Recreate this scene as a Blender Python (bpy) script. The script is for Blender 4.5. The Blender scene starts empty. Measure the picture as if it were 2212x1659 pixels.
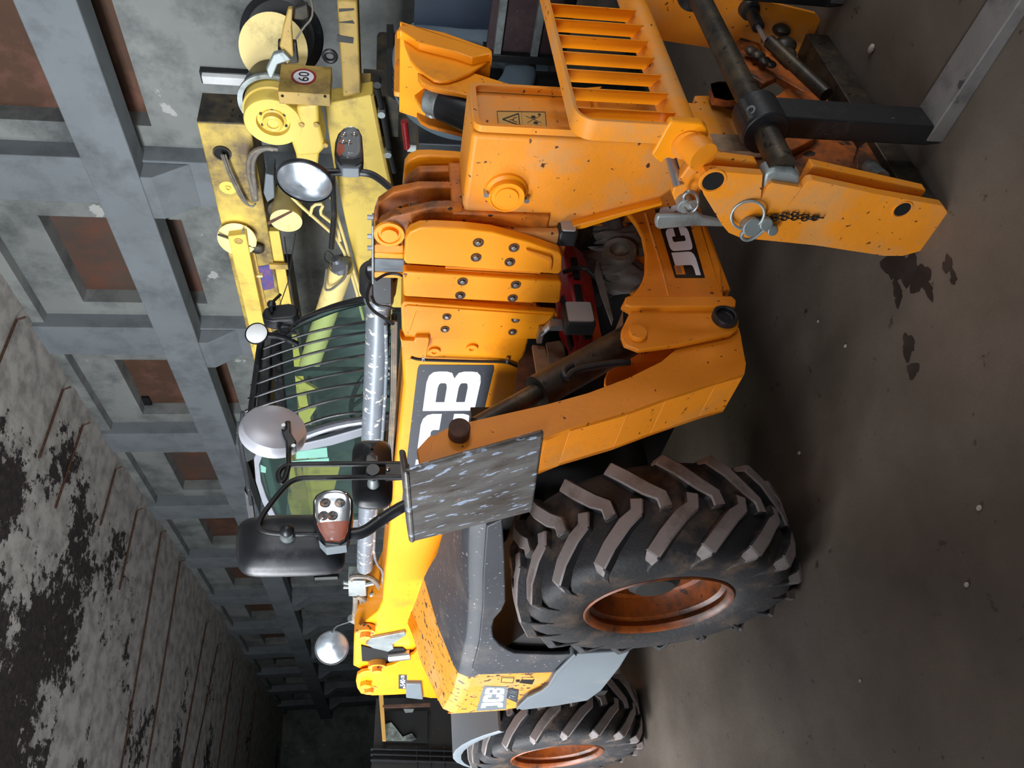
import bpy, bmesh, math, random
import numpy as np
from mathutils import Vector, Matrix
random.seed(7)
sc = bpy.context.scene
COL = sc.collection
# ------------------------------------------------------------------ camera
FPX = 1675.0; CAMH = 1.85
PITCH = math.atan((1106-844)/FPX)
RT = np.array([1., 0, 0]); FW = np.array([0, math.cos(PITCH), -math.sin(PITCH)]); UP = np.array([0, math.sin(PITCH), math.cos(PITCH)])
CAM = np.array([0, 0, CAMH])
cd = bpy.data.cameras.new('camera'); cam = bpy.data.objects.new('camera', cd); COL.objects.link(cam)
cd.sensor_fit = 'HORIZONTAL'; cd.sensor_width = 36.0; cd.lens = 36*FPX/2212; cd.clip_end = 200; cd.clip_start = .05
m = Matrix.Identity(4)
for i in range(3):
    m[i][0] = -UP[i]; m[i][1] = RT[i]; m[i][2] = -FW[i]; m[i][3] = CAM[i]
cam.matrix_world = m
sc.camera = cam
sc.view_settings.view_transform = 'Standard'; sc.view_settings.look = 'None'; sc.view_settings.gamma = 1
sc.view_settings.use_curve_mapping = False
sc.view_settings.exposure = 0.0

def photo_ray(x, y):
    return FW + RT*((1659-y)-829.5)/FPX - UP*(x-1106)/FPX

# ------------------------------------------------------------------ frames
class Frame:
    """p = along, q = to its right, z = up"""
    def __init__(s, o, ang, sign=1):
        s.o = np.array(o, float)
        s.P = np.array([math.sin(ang), -math.cos(ang), 0.])*sign
        s.Q = np.array([s.P[1], -s.P[0], 0.])
    def on_q(s, q, pts):       # meet the photo's rays with the plane q = const of this frame
        r = []
        for x, y in pts:
            d = photo_ray(x, y); t = (q-(CAM-s.o)@s.Q)/(d@s.Q); v = CAM+t*d-s.o
            r.append((float(v@s.P), float(v[2])))
        return r
    def on_p(s, p, pts):
        r = []
        for x, y in pts:
            d = photo_ray(x, y); t = (p-(CAM-s.o)@s.P)/(d@s.P); v = CAM+t*d-s.o
            r.append((float(v@s.Q), float(v[2])))
        return r
    def on_z(s, z, pts):
        r = []
        for x, y in pts:
            d = photo_ray(x, y); t = (z-CAM[2])/d[2]; v = CAM+t*d-s.o
            r.append((float(v@s.P), float(v@s.Q)))
        return r
    def world(s, p, q, z): return Vector(s.o+p*s.P+q*s.Q)+Vector((0, 0, z))
    def rotz(s): return math.atan2(s.P[1], s.P[0])

MACH = Frame((-0.1153, 4.1798, 0), math.radians(37.8))        # telehandler: origin on the floor under its front axle
HALL = Frame((0, 0, 0), math.radians(32.4), -1)               # hall: p runs away along the right wall, q towards it

# ------------------------------------------------------------------ lights & world
w = bpy.data.worlds.new('world'); sc.world = w; w.use_nodes = True
w.node_tree.nodes['Background'].inputs[0].default_value = (.55, .7, 1, 1)
w.node_tree.nodes['Background'].inputs[1].default_value = 1.0

def area_light(name, p, q, z, sx, sz, toward, energy, col=(.92, .96, 1)):
    """daylight standing in a window opening; toward = direction in hall coordinates"""
    l = bpy.data.lights.new(name, 'AREA'); l.shape = 'RECTANGLE'; l.size = sx; l.size_y = sz; l.energy = energy; l.color = col
    o = bpy.data.objects.new(name, l); COL.objects.link(o)
    o.location = HALL.world(p, q, z)
    d = Vector(toward[0]*HALL.P+toward[1]*HALL.Q)+Vector((0, 0, toward[2]))
    o.rotation_euler = d.to_track_quat('-Z', 'Y').to_euler()
    return o
LEFTQ = -4.2; BACKP = -6.0
LWIN = [(-3.6, -1.0), (.6, 3.4), (4.4, 7.2), (8.2, 11.0), (16, 18.8), (24, 26.8)]     # left wall windows (p range); last two added to brighten far ceiling
for i, (a0, a1) in enumerate(LWIN):
    area_light('window_daylight', (a0+a1)/2, LEFTQ-.36, 3.9, a1-a0-.2, 2.6, (0, 1, -.15), [280, 860, 900, 620, 240, 200][i])
area_light('door_daylight', 6.0, LEFTQ-.36, 1.25, 1.2, 2.2, (0, 1, 0), 260)
area_light('window_daylight', BACKP-.36, 2.0, 3.4, 1.6, 2.2, (1, 0, -.1), 110)
area_light('window_daylight', BACKP-.36, 5.4, 3.4, 1.6, 2.2, (1, 0, -.1), 110)
area_light('window_daylight', BACKP-.36, 7.9, 1.9, 1.5, 2.4, (1, .25, 0), 260, (1, .98, .94))  # added light with no known window, lifts the lower right wall

# ------------------------------------------------------------------ materials
def lin(c):
    return tuple(((v/255)/12.92 if v/255 <= .04045 else ((v/255+.055)/1.055)**2.4) for v in c)+(1,)
def mat(name, col, rough=.5, metal=0., dirt=None, amt=.0, scale=4., chip=None, chipamt=0., chipscale=40., bump=.0, var=.12, spec=.5, coat=0., stretch=None, edge=.06):
    """procedural paint / metal / rubber: base colour with slow variation, dirt clouds, hard-edged chips, fine bump"""
    m = bpy.data.materials.new(name); m.use_nodes = True
    nt = m.node_tree; N = nt.nodes; L = nt.links; B = N['Principled BSDF']
    B.inputs['Roughness'].default_value = rough; B.inputs['Metallic'].default_value = metal
    B.inputs['Specular IOR Level'].default_value = spec
    if coat: B.inputs['Coat Weight'].default_value = coat; B.inputs['Coat Roughness'].default_value = .25
    tc = N.new('ShaderNodeTexCoord'); mp = N.new('ShaderNodeMapping'); L.new(tc.outputs['Object'], mp.inputs[0])
    if stretch: mp.inputs['Scale'].default_value = stretch
    def noise(s, d=6., r=.6):
        n = N.new('ShaderNodeTexNoise'); n.inputs['Scale'].default_value = s; n.inputs['Detail'].default_value = d; n.inputs['Roughness'].default_value = r
        L.new(mp.outputs[0], n.inputs['Vector']); return n
    c = lin(col)
    n1 = noise(scale*.6, 4)
    r1 = N.new('ShaderNodeValToRGB'); e = r1.color_ramp.elements
    e[0].position = .3; e[1].position = .7
    e[0].color = tuple(v*(1-var) for v in c[:3])+(1,); e[1].color = tuple(min(1, v*(1+var)) for v in c[:3])+(1,)
    L.new(n1.outputs[0], r1.inputs[0]); out = r1.outputs[0]
    def mix(fac, a, col2):
        x = N.new('ShaderNodeMix'); x.data_type = 'RGBA'; L.new(fac, x.inputs[0]); L.new(a, x.inputs[6]); x.inputs[7].default_value = lin(col2); return x.outputs[2]
    def mask(n, lo, hi):
        r = N.new('ShaderNodeMapRange'); r.inputs[1].default_value = lo; r.inputs[2].default_value = hi; L.new(n.outputs[0], r.inputs[0]); return r.outputs[0]
    if dirt: out = mix(mask(noise(scale, 8, .68), .62-amt*.35, .85-amt*.35), out, dirt)
    if chip:
        cm = mask(noise(chipscale, 5, .55), .72-chipamt*.3, .72-chipamt*.3+edge*.5); out = mix(cm, out, chip)
    L.new(out, B.inputs['Base Color'])
    if bump:
        b = N.new('ShaderNodeBump'); b.inputs['Strength'].default_value = bump; b.inputs['Distance'].default_value = .01
        L.new(noise(scale*9, 6).outputs[0], b.inputs['Height']); L.new(b.outputs[0], B.inputs['Normal'])
    rr = N.new('ShaderNodeMapRange'); rr.inputs[3].default_value = max(0, rough-.1); rr.inputs[4].default_value = min(1, rough+.12)
    L.new(n1.outputs[0], rr.inputs[0]); L.new(rr.outputs[0], B.inputs['Roughness'])
    return m
M = {}
M['orange'] = mat('orange_paint', (250, 153, 10), .38, dirt=(190, 112, 40), amt=.12, scale=3, chip=(92, 48, 22), chipamt=.12, chipscale=46, bump=.05, var=.06, coat=.15)
M['orange_worn'] = mat('orange_worn_paint', (236, 144, 26), .5, dirt=(204, 150, 92), amt=.42, scale=4, chip=(80, 40, 20), chipamt=.2, chipscale=38, bump=.12, var=.1)
M['orange_deep'] = mat('orange_deep_paint', (226, 132, 14), .5, dirt=(196, 130, 60), amt=.2, scale=3.2, chip=(96, 44, 18), chipamt=.2, chipscale=36, bump=.12, var=.1)
M['orange_hood'] = mat('orange_hood_paint', (228, 146, 50), .42, dirt=(204, 156, 106), amt=.35, scale=3, chip=(66, 58, 50), chipamt=.42, chipscale=26, bump=.05, var=.05)
M['orange_rim'] = mat('orange_rim_paint', (166, 80, 18), .4, dirt=(70, 42, 24), amt=.7, scale=5, chip=(70, 36, 18), chipamt=.3, chipscale=22, var=.12)
M['yellow'] = mat('yellow_paint', (216, 186, 84), .42, dirt=(140, 112, 60), amt=.3, scale=2.2, chip=(80, 66, 44), chipamt=.06, chipscale=40, bump=.04, var=.07)
M['yellow_old'] = mat('old_yellow_paint', (178, 146, 72), .5, dirt=(104, 88, 52), amt=.4, scale=3, chip=(60, 52, 40), chipamt=.2, chipscale=30, bump=.1, var=.1)
M['cream'] = mat('cream_paint', (228, 206, 136), .45, dirt=(140, 126, 84), amt=.2, scale=3, var=.08)
M['yellow_sooty'] = mat('sooty_yellow_paint', (214, 184, 82), .42, dirt=(92, 76, 52), amt=.75, scale=1.1, chip=(70, 58, 40), chipamt=.05, chipscale=30, bump=.04, var=.07)
M['orange_oily'] = mat('oily_orange_paint', (204, 112, 20), .45, dirt=(66, 42, 26), amt=.5, scale=3.2, chip=(36, 26, 18), chipamt=.3, chipscale=20, bump=.1, var=.2)
M['orange_grimy'] = mat('grimy_orange_paint', (206, 104, 22), .5, dirt=(70, 44, 28), amt=.75, scale=5, chip=(40, 28, 20), chipamt=.4, chipscale=12, bump=.2, var=.15)
M['lens_grey'] = mat('ribbed_lens', (170, 168, 166), .2, var=.1)
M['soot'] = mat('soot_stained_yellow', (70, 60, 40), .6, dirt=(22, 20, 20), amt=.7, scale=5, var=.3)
M['black'] = mat('black_plastic', (30, 32, 36), .38, dirt=(92, 92, 96), amt=.12, scale=5, chip=(150, 150, 155), chipamt=.02, chipscale=60, var=.1)
M['black_metal'] = mat('black_painted_metal', (26, 27, 30), .42, dirt=(70, 66, 62), amt=.25, scale=6, chip=(120, 116, 108), chipamt=.06, chipscale=50, bump=.08)
M['oily'] = mat('oily_dark_steel', (50, 44, 38), .42, metal=.4, dirt=(92, 78, 56), amt=.4, scale=8, chip=(24, 20, 18), chipamt=.3, chipscale=26, bump=.15, var=.25)
M['dark'] = mat('dark_underbody', (20, 18, 17), .7, dirt=(44, 38, 32), amt=.3, scale=4)
M['tyre'] = mat('tyre_rubber', (34, 33, 36), .62, dirt=(104, 84, 68), amt=.34, scale=5, bump=.35, var=.25, chip=(86, 84, 84), chipamt=.05, chipscale=24)
M['lug'] = mat('worn_tread_rubber', (138, 128, 126), .6, dirt=(80, 68, 60), amt=.3, scale=5, bump=.12, var=.12)
M['truck_tyre'] = mat('truck_tyre_rubber', (100, 116, 128), .7, dirt=(110, 116, 120), amt=.2, scale=6, bump=.2)
M['fender'] = mat('grey_fender_plastic', (58, 60, 66), .5, dirt=(104, 98, 92), amt=.3, scale=3, chip=(176, 170, 158), chipamt=.22, chipscale=42, bump=.06, var=.08)
M['panel_grey'] = mat('grey_side_panel_plastic', (106, 114, 120), .5, dirt=(128, 130, 130), amt=.2, scale=2.5, var=.05, bump=.05)
M['tube_grey'] = mat('scuffed_grey_tube', (120, 126, 134), .36, metal=.25, dirt=(84, 84, 86), amt=.2, scale=5, chip=(214, 210, 200), chipamt=.42, chipscale=18, edge=.04, var=.1, stretch=(1.6, 1, 1))
M['steel_worn'] = mat('worn_bare_steel', (122, 120, 118), .42, metal=.5, dirt=(84, 72, 64), amt=.45, scale=7, chip=(188, 204, 228), chipamt=.42, chipscale=18, bump=.12, var=.35, stretch=(2.4, 1, .7))
M['steel'] = mat('bright_steel', (176, 178, 180), .3, metal=.85, dirt=(110, 104, 96), amt=.2, scale=9)
M['zinc'] = mat('galvanised_steel', (150, 158, 158), .45, metal=.5, dirt=(96, 100, 98), amt=.35, scale=8, bump=.1)
M['silver'] = mat('silver_painted_metal', (104, 107, 114), .42, metal=.3, dirt=(130, 128, 130), amt=.15, scale=6, var=.06)
M['mirror_back'] = mat('pale_mirror_shell', (186, 186, 194), .34, metal=.25, dirt=(150, 150, 154), amt=.1, scale=6, var=.05)
M['rust'] = mat('rusty_pin', (74, 50, 40), .7, metal=.2, dirt=(110, 74, 50), amt=.5, scale=14, bump=.3)
M['red'] = mat('red_paint', (150, 22, 30), .36, dirt=(86, 20, 22), amt=.25, scale=4, chip=(196, 150, 140), chipamt=.1, chipscale=30, coat=.2)
M['maroon'] = mat('maroon_panel', (58, 42, 46), .55, dirt=(86, 66, 66), amt=.4, scale=5, chip=(150, 130, 130), chipamt=.08, chipscale=34, bump=.1)
M['blue_dark'] = mat('dark_blue_sheet', (24, 38, 56), .45, dirt=(60, 72, 86), amt=.2, scale=3)
M['cloth'] = mat('grey_dirty_cloth', (104, 100, 96), .9, dirt=(58, 56, 50), amt=.5, scale=5, bump=.3, var=.2)
M['cardboard'] = mat('dirty_board', (150, 122, 96), .8, dirt=(96, 78, 60), amt=.4, scale=8, bump=.2)
M['white'] = mat('white_decal', (232, 232, 240), .4, chip=(120, 120, 126), chipamt=.06, chipscale=50, var=.03)
M['decal_dark'] = mat('dark_grey_decal', (56, 58, 64), .4, chip=(170, 170, 176), chipamt=.08, chipscale=60, var=.05)
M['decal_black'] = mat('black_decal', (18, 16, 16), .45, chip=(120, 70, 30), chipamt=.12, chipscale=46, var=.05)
M['decal_ochre'] = mat('ochre_decal', (196, 150, 74), .5, var=.05)
M['glass_grey_film'] = mat('pale_sticker', (236, 236, 240), .5)
M['amber'] = mat('amber_reflector', (214, 92, 34), .25)
M['hose'] = mat('grey_hose', (104, 98, 90), .5, dirt=(150, 140, 116), amt=.3, scale=12, var=.15)
M['black_hose'] = mat('black_rubber_hose', (24, 24, 26), .5)
M['concrete'] = mat('wall_concrete', (130, 133, 130), .85, dirt=(84, 88, 88), amt=.5, scale=1.1, chip=(170, 170, 166), chipamt=.09, chipscale=1.4, edge=.03, bump=.25, var=.14)
M['concrete_beam'] = mat('beam_concrete', (116, 122, 126), .8, dirt=(92, 97, 100), amt=.4, scale=1.6, bump=.2, var=.1)
M['board'] = mat('brown_infill_board', (80, 54, 38), .75, dirt=(112, 74, 60), amt=.4, scale=2.0, var=.14, chip=(170, 160, 150), chipamt=.03, chipscale=4)
M['board_stained'] = mat('stained_infill_board', (78, 62, 54), .8, dirt=(100, 62, 44), amt=.5, scale=1.4, var=.2, chip=(160, 156, 150), chipamt=.16, chipscale=1.2, edge=.05)
M['lamp_white'] = mat('lamp_diffuser', (226, 228, 228), .4, dirt=(190, 176, 150), amt=.2, scale=4)
M['stone'] = mat('pale_stone', (180, 168, 160), .8, bump=.3)
def ceiling_mat():
    m = bpy.data.materials.new('peeling_ceiling'); m.use_nodes = True; nt = m.node_tree; N = nt.nodes; L = nt.links; B = N['Principled BSDF']
    B.inputs['Roughness'].default_value = .9
    tc = N.new('ShaderNodeTexCoord')
    def noise(s, d, r):
        n = N.new('ShaderNodeTexNoise'); n.inputs['Scale'].default_value = s; n.inputs['Detail'].default_value = d; n.inputs['Roughness'].default_value = r; L.new(tc.outputs['Object'], n.inputs['Vector']); return n.outputs[0]
    base = N.new('ShaderNodeValToRGB'); L.new(noise(2.5, 6, .6), base.inputs[0])
    base.color_ramp.elements[0].color = lin((138, 132, 128)); base.color_ramp.elements[0].position = .35
    base.color_ramp.elements[1].color = lin((184, 179, 173)); base.color_ramp.elements[1].position = .6
    dk = N.new('ShaderNodeValToRGB'); L.new(noise(7, 6, .7), dk.inputs[0])
    dk.color_ramp.elements[0].color = lin((24, 20, 20)); dk.color_ramp.elements[0].position = .4
    dk.color_ramp.elements[1].color = lin((66, 50, 46)); dk.color_ramp.elements[1].position = .7
    # peeled patches: large clouds roughened by fine noise
    add = N.new('ShaderNodeMath'); add.operation = 'MULTIPLY_ADD'; L.new(noise(3.2, 10, .75), add.inputs[0]); add.inputs[1].default_value = .75; 
    big = noise(.33, 2, .5); L.new(big, add.inputs[2])
    sep = N.new('ShaderNodeSeparateXYZ'); L.new(tc.outputs['Object'], sep.inputs[0])
    # peeling is heavier in the strip a couple of metres from the wall (object y = -q)
    mr = N.new('ShaderNodeMapRange'); mr.inputs[1].default_value = -6.3; mr.inputs[2].default_value = -4.6; mr.inputs[3].default_value = -.16; mr.inputs[4].default_value = .10; L.new(sep.outputs[1], mr.inputs[0])
    mx = N.new('ShaderNodeMapRange'); mx.inputs[1].default_value = -5.5; mx.inputs[2].default_value = .5; mx.inputs[3].default_value = .06; mx.inputs[4].default_value = -.12; L.new(sep.outputs[0], mx.inputs[0])
    a1 = N.new('ShaderNodeMath'); a1.operation = 'ADD'; L.new(mx.outputs[0], a1.inputs[0]); L.new(mr.outputs[0], a1.inputs[1]); a2 = N.new('ShaderNodeMath'); a2.operation = 'ADD'; L.new(add.outputs[0], a2.inputs[0]); L.new(a1.outputs[0], a2.inputs[1])
    mk = N.new('ShaderNodeMapRange'); mk.inputs[1].default_value = 1.0; mk.inputs[2].default_value = 1.015; L.new(a2.outputs[0], mk.inputs[0])
    x = N.new('ShaderNodeMix'); x.data_type = 'RGBA'; L.new(mk.outputs[0], x.inputs[0]); L.new(base.outputs[0], x.inputs[6]); L.new(dk.outputs[0], x.inputs[7]); L.new(x.outputs[2], B.inputs['Base Color'])
    b = N.new('ShaderNodeBump'); b.inputs['Strength'].default_value = .5; b.inputs['Distance'].default_value = .02; b.invert = True; L.new(mk.outputs[0], b.inputs['Height']); L.new(b.outputs[0], B.inputs['Normal'])
    return m
def floor_mat():
    m = bpy.data.materials.new('concrete_floor'); m.use_nodes = True; nt = m.node_tree; N = nt.nodes; L = nt.links; B = N['Principled BSDF']
    tc = N.new('ShaderNodeTexCoord')
    def noise(s, d, r):
        n = N.new('ShaderNodeTexNoise'); n.inputs['Scale'].default_value = s; n.inputs['Detail'].default_value = d; n.inputs['Roughness'].default_value = r; L.new(tc.outputs['Object'], n.inputs['Vector']); return n.outputs[0]
    r = N.new('ShaderNodeValToRGB'); L.new(noise(.9, 8, .62), r.inputs[0]); e = r.color_ramp.elements
    e[0].position = .3; e[0].color = lin((78, 68, 60)); e[1].position = .72; e[1].color = lin((128, 117, 106))
    k = e.new(.5); k.color = lin((102, 91, 81))
    sp = N.new('ShaderNodeMapRange'); sp.inputs[1].default_value = .66; sp.inputs[2].default_value = .72; L.new(noise(14, 4, .6), sp.inputs[0])
    x = N.new('ShaderNodeMix'); x.data_type = 'RGBA'; L.new(sp.outputs[0], x.inputs[0]); L.new(r.outputs[0], x.inputs[6]); x.inputs[7].default_value = lin((62, 50, 43)); 
    fine = N.new('ShaderNodeMix'); fine.data_type = 'RGBA'; fine.blend_type = 'MULTIPLY'; fine.inputs[0].default_value = .35
    L.new(x.outputs[2], fine.inputs[6]); L.new(noise(120, 3, .7), fine.inputs[7]); 
    br = N.new('ShaderNodeBrightContrast'); br.inputs[1].default_value = .0; L.new(fine.outputs[2], br.inputs[0])
    L.new(br.outputs[0], B.inputs['Base Color'])
    ro = N.new('ShaderNodeMapRange'); ro.inputs[3].default_value = .42; ro.inputs[4].default_value = .75; L.new(noise(2.2, 6, .6), ro.inputs[0]); L.new(ro.outputs[0], B.inputs['Roughness'])
    b = N.new('ShaderNodeBump'); b.inputs['Strength'].default_value = .15; b.inputs['Distance'].default_value = .01; L.new(noise(30, 6, .6), b.inputs['Height']); L.new(b.outputs[0], B.inputs['Normal'])
    return m
M['ceiling'] = ceiling_mat(); M['floor'] = floor_mat()
def simple(name, col, rough, metal=0., trans=0., alpha=1., ior=1.45):
    m = bpy.data.materials.new(name); m.use_nodes = True; B = m.node_tree.nodes['Principled BSDF']
    B.inputs['Base Color'].default_value = lin(col); B.inputs['Roughness'].default_value = rough; B.inputs['Metallic'].default_value = metal
    B.inputs['Transmission Weight'].default_value = trans; B.inputs['IOR'].default_value = ior; return m
M['mirror'] = mat('dusty_mirror_glass', (214, 224, 234), .2, metal=.9, dirt=(150, 160, 170), amt=.3, scale=12, var=.05)
M['chrome'] = simple('chrome', (200, 205, 210), .12, 1.)
M['hole'] = simple('dark_hole', (8, 8, 8), .8)
M['lens'] = simple('clear_lens', (235, 235, 235), .05, 0, .92, ior=1.2)
def glass(name, col, clear):
    m = bpy.data.materials.new(name); m.use_nodes = True; nt = m.node_tree; N = nt.nodes; L = nt.links
    N.remove(N['Principled BSDF']); o = N['Material Output']
    t = N.new('ShaderNodeBsdfTransparent'); t.inputs[0].default_value = lin(col)
    g = N.new('ShaderNodeBsdfGlossy'); g.inputs['Roughness'].default_value = .05
    d = N.new('ShaderNodeBsdfDiffuse'); d.inputs[0].default_value = lin((150, 180, 175))
    lw = N.new('ShaderNodeLayerWeight'); pw = N.new('ShaderNodeMath'); pw.operation = 'POWER'; L.new(lw.outputs['Facing'], pw.inputs[0]); pw.inputs[1].default_value = 4.; f = N.new('ShaderNodeMath'); f.operation = 'MULTIPLY_ADD'; L.new(pw.outputs[0], f.inputs[0]); f.inputs[1].default_value = .8; f.inputs[2].default_value = .045
    a = N.new('ShaderNodeMixShader'); a.inputs[0].default_value = clear; L.new(d.outputs[0], a.inputs[1]); L.new(t.outputs[0], a.inputs[2])
    b = N.new('ShaderNodeMixShader'); L.new(f.outputs[0], b.inputs[0]); L.new(a.outputs[0], b.inputs[1]); L.new(g.outputs[0], b.inputs[2]); L.new(b.outputs[0], o.inputs[0])
    return m
M['glass_side'] = glass('pale_tinted_glass', (214, 232, 226), .97)
M['glass'] = glass('green_tinted_glass', (176, 214, 200), .92)

# ------------------------------------------------------------------ mesh builder
class G:
    def __init__(s): s.v = []; s.f = []; s.mi = []; s.cur = 0
    def add(s, vs, fs):
        n = len(s.v); s.v += [tuple(map(float, v)) for v in vs]; s.f += [tuple(i+n for i in f) for f in fs]; s.mi += [s.cur]*len(fs); return s
    def box(s, a, b):
        x0, y0, z0 = a; x1, y1, z1 = b
        return s.add([(x0, y0, z0), (x1, y0, z0), (x1, y1, z0), (x0, y1, z0), (x0, y0, z1), (x1, y0, z1), (x1, y1, z1), (x0, y1, z1)],
                     [(0, 3, 2, 1), (4, 5, 6, 7), (0, 1, 5, 4), (1, 2, 6, 5), (2, 3, 7, 6), (3, 0, 4, 7)])
    def loft(s, loops, caps=True, closed=True):
        n = len(loops[0]); vs = [p for l in loops for p in l]; fs = []
        for k in range(len(loops)-1):
            for i in range(n if closed else n-1):
                j = (i+1) % n; fs.append((k*n+i, k*n+j, (k+1)*n+j, (k+1)*n+i))
        if caps: fs.append(tuple(range(n-1, -1, -1))); fs.append(tuple(range((len(loops)-1)*n, len(loops)*n)))
        return s.add(vs, fs)
    def prism(s, axis, pts, c0, c1):
        def mk(c):
            if axis == 'q': return [(p, c, z) for p, z in pts]
            if axis == 'p': return [(c, q, z) for q, z in pts]
            return [(p, q, c) for p, q in pts]
        return s.loft([mk(c0), mk(c1)])
    def cyl(s, a, b, r, n=24, r2=None, caps=True):
        a = np.array(a, float); b = np.array(b, float); d = b-a; d = d/np.linalg.norm(d)
        u = np.cross(d, [0, 0, 1.]) if abs(d[2]) < .9 else np.cross(d, [1., 0, 0]); u /= np.linalg.norm(u); w_ = np.cross(d, u)
        r2 = r if r2 is None else r2
        L = [[tuple(c+rr*(math.cos(t)*u+math.sin(t)*w_)) for t in [2*math.pi*i/n for i in range(n)]] for c, rr in ((a, r), (b, r2))]
        return s.loft(L, caps)
    def lathe(s, c, axis, prof, n=48, closed=False):
        """prof = [(t along axis, radius)]"""
        c = np.array(c, float); d = np.array(axis, float); d /= np.linalg.norm(d)
        u = np.cross(d, [0, 0, 1.]) if abs(d[2]) < .9 else np.cross(d, [1., 0, 0]); u /= np.linalg.norm(u); w_ = np.cross(d, u)
        L = [[tuple(c+d*t+max(r, 1e-4)*(math.cos(k)*u+math.sin(k)*w_)) for k in [2*math.pi*i/n for i in range(n)]] for t, r in prof]
        if closed: L.append(L[0])
        return s.loft(L, False)
    def tube(s, path, r, n=10, smooth=0, flat=None):
        P = [np.array(p, float) for p in path]
        for _ in range(smooth):
            Q = [P[0]]
            for a, b in zip(P[:-1], P[1:]): Q += [a*.75+b*.25, a*.25+b*.75]
            P = Q+[P[-1]]
        u = None; L = []
        for i, p in enumerate(P):
            d = (P[min(i+1, len(P)-1)]-P[max(i-1, 0)]); d = d/(np.linalg.norm(d)+1e-9)
            if u is None:
                u = np.cross(d, [0, 0, 1.]) if abs(d[2]) < .9 else np.cross(d, [1., 0, 0])
            u = u-d*(u@d); u /= np.linalg.norm(u); w_ = np.cross(d, u)
            rr = r[i] if isinstance(r, (list, tuple)) and len(r) == len(P) else (r if not isinstance(r, (list, tuple)) else r[0])
            L.append([tuple(p+rr*(math.cos(t)*u+math.sin(t)*w_*(flat or 1))) for t in [2*math.pi*k/n for k in range(n)]])
        return s.loft(L)
    def torus(s, c, axis, R, r, n=32, k=8):
        return s.lathe(c, axis, [(r*math.sin(2*math.pi*i/k), R+r*math.cos(2*math.pi*i/k)) for i in range(k)], n, True)
    def ball(s, c, r, n=16, sc3=(1, 1, 1)):
        L = []
        for i in range(1, n):
            t = math.pi*i/n
            L.append([(c[0]+sc3[0]*r*math.sin(t)*math.cos(k), c[1]+sc3[1]*r*math.sin(t)*math.sin(k), c[2]+sc3[2]*r*math.cos(t)) for k in [2*math.pi*j/n for j in range(n)]])
        return s.loft(L)
    def build(s, name, mt, parent=None, frame=None, bevel=0, seg=2, smooth=30, sub=0, label=None, cat=None, group=None, kind=None):
        """one mesh object; child coordinates are those of the parent's frame"""
        fr = frame or (parent and FR[parent.name]) or MACH
        off = OFF.get(parent.name, (0, 0, 0)) if parent else (0, 0, 0)
        me = bpy.data.meshes.new(name)
        base = (0, 0, 0)
        if parent is None:
            V = np.array(s.v); lo = V.min(0); hi = V.max(0); base = ((lo[0]+hi[0])/2, (lo[1]+hi[1])/2, lo[2]); off = base
        bm = bmesh.new()
        vv = [bm.verts.new((v[0]-off[0], -(v[1]-off[1]), v[2]-off[2])) for v in s.v]
        for f, mi in zip(s.f, s.mi):
            try:
                nf = bm.faces.new([vv[i] for i in f]); nf.material_index = mi
            except ValueError: pass
        bmesh.ops.recalc_face_normals(bm, faces=bm.faces[:]); bm.to_mesh(me); bm.free()
        for m_ in (mt if isinstance(mt, (list, tuple)) else [mt]): me.materials.append(M[m_] if isinstance(m_, str) else m_)
        o = bpy.data.objects.new(name, me); COL.objects.link(o)
        if parent is None:
            o.location = fr.world(*base); o.rotation_euler = (0, 0, fr.rotz())
        else: o.parent = parent
        FR[o.name] = fr; OFF[o.name] = off
        if smooth:
            for p in me.polygons: p.use_smooth = True
            me.set_sharp_from_angle(angle=math.radians(smooth))
        if bevel:
            b = o.modifiers.new('bevel', 'BEVEL'); b.width = bevel; b.segments = seg; b.limit_method = 'ANGLE'; b.angle_limit = math.radians(35); b.harden_normals = False
        if sub:
            b = o.modifiers.new('sub', 'SUBSURF'); b.levels = sub; b.render_levels = sub
        if label: o['label'] = label
        if cat: o['category'] = cat
        if group: o['group'] = group
        if kind: o['kind'] = kind
        return o
FR = {}; OFF = {}
def thing(name, label, cat, frame, at=(0, 0, 0), group=None):
    o = bpy.data.objects.new(name, None); COL.objects.link(o); o.empty_display_size = .2
    o.location = frame.world(*at); o.rotation_euler = (0, 0, frame.rotz()); o['label'] = label; o['category'] = cat
    if group: o['group'] = group
    FR[o.name] = frame; OFF[o.name] = at
    return o
def rot2(pts, c, ang):
    return [(c[0]+(x-c[0])*math.cos(ang)-(y-c[1])*math.sin(ang), c[1]+(x-c[0])*math.sin(ang)+(y-c[1])*math.cos(ang)) for x, y in pts]
def circ(c, r, n=20, ry=None):
    return [(c[0]+r*math.cos(2*math.pi*i/n), c[1]+(ry or r)*math.sin(2*math.pi*i/n)) for i in range(n)]
def rrect(x0, y0, x1, y1, r, n=5):
    o = []
    for cx, cy, a0 in ((x1-r, y1-r, 0), (x0+r, y1-r, 90), (x0+r, y0+r, 180), (x1-r, y0+r, 270)):
        for i in range(n+1):
            a = math.radians(a0+90*i/n); o.append((cx+r*math.cos(a), cy+r*math.sin(a)))
    return o
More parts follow.
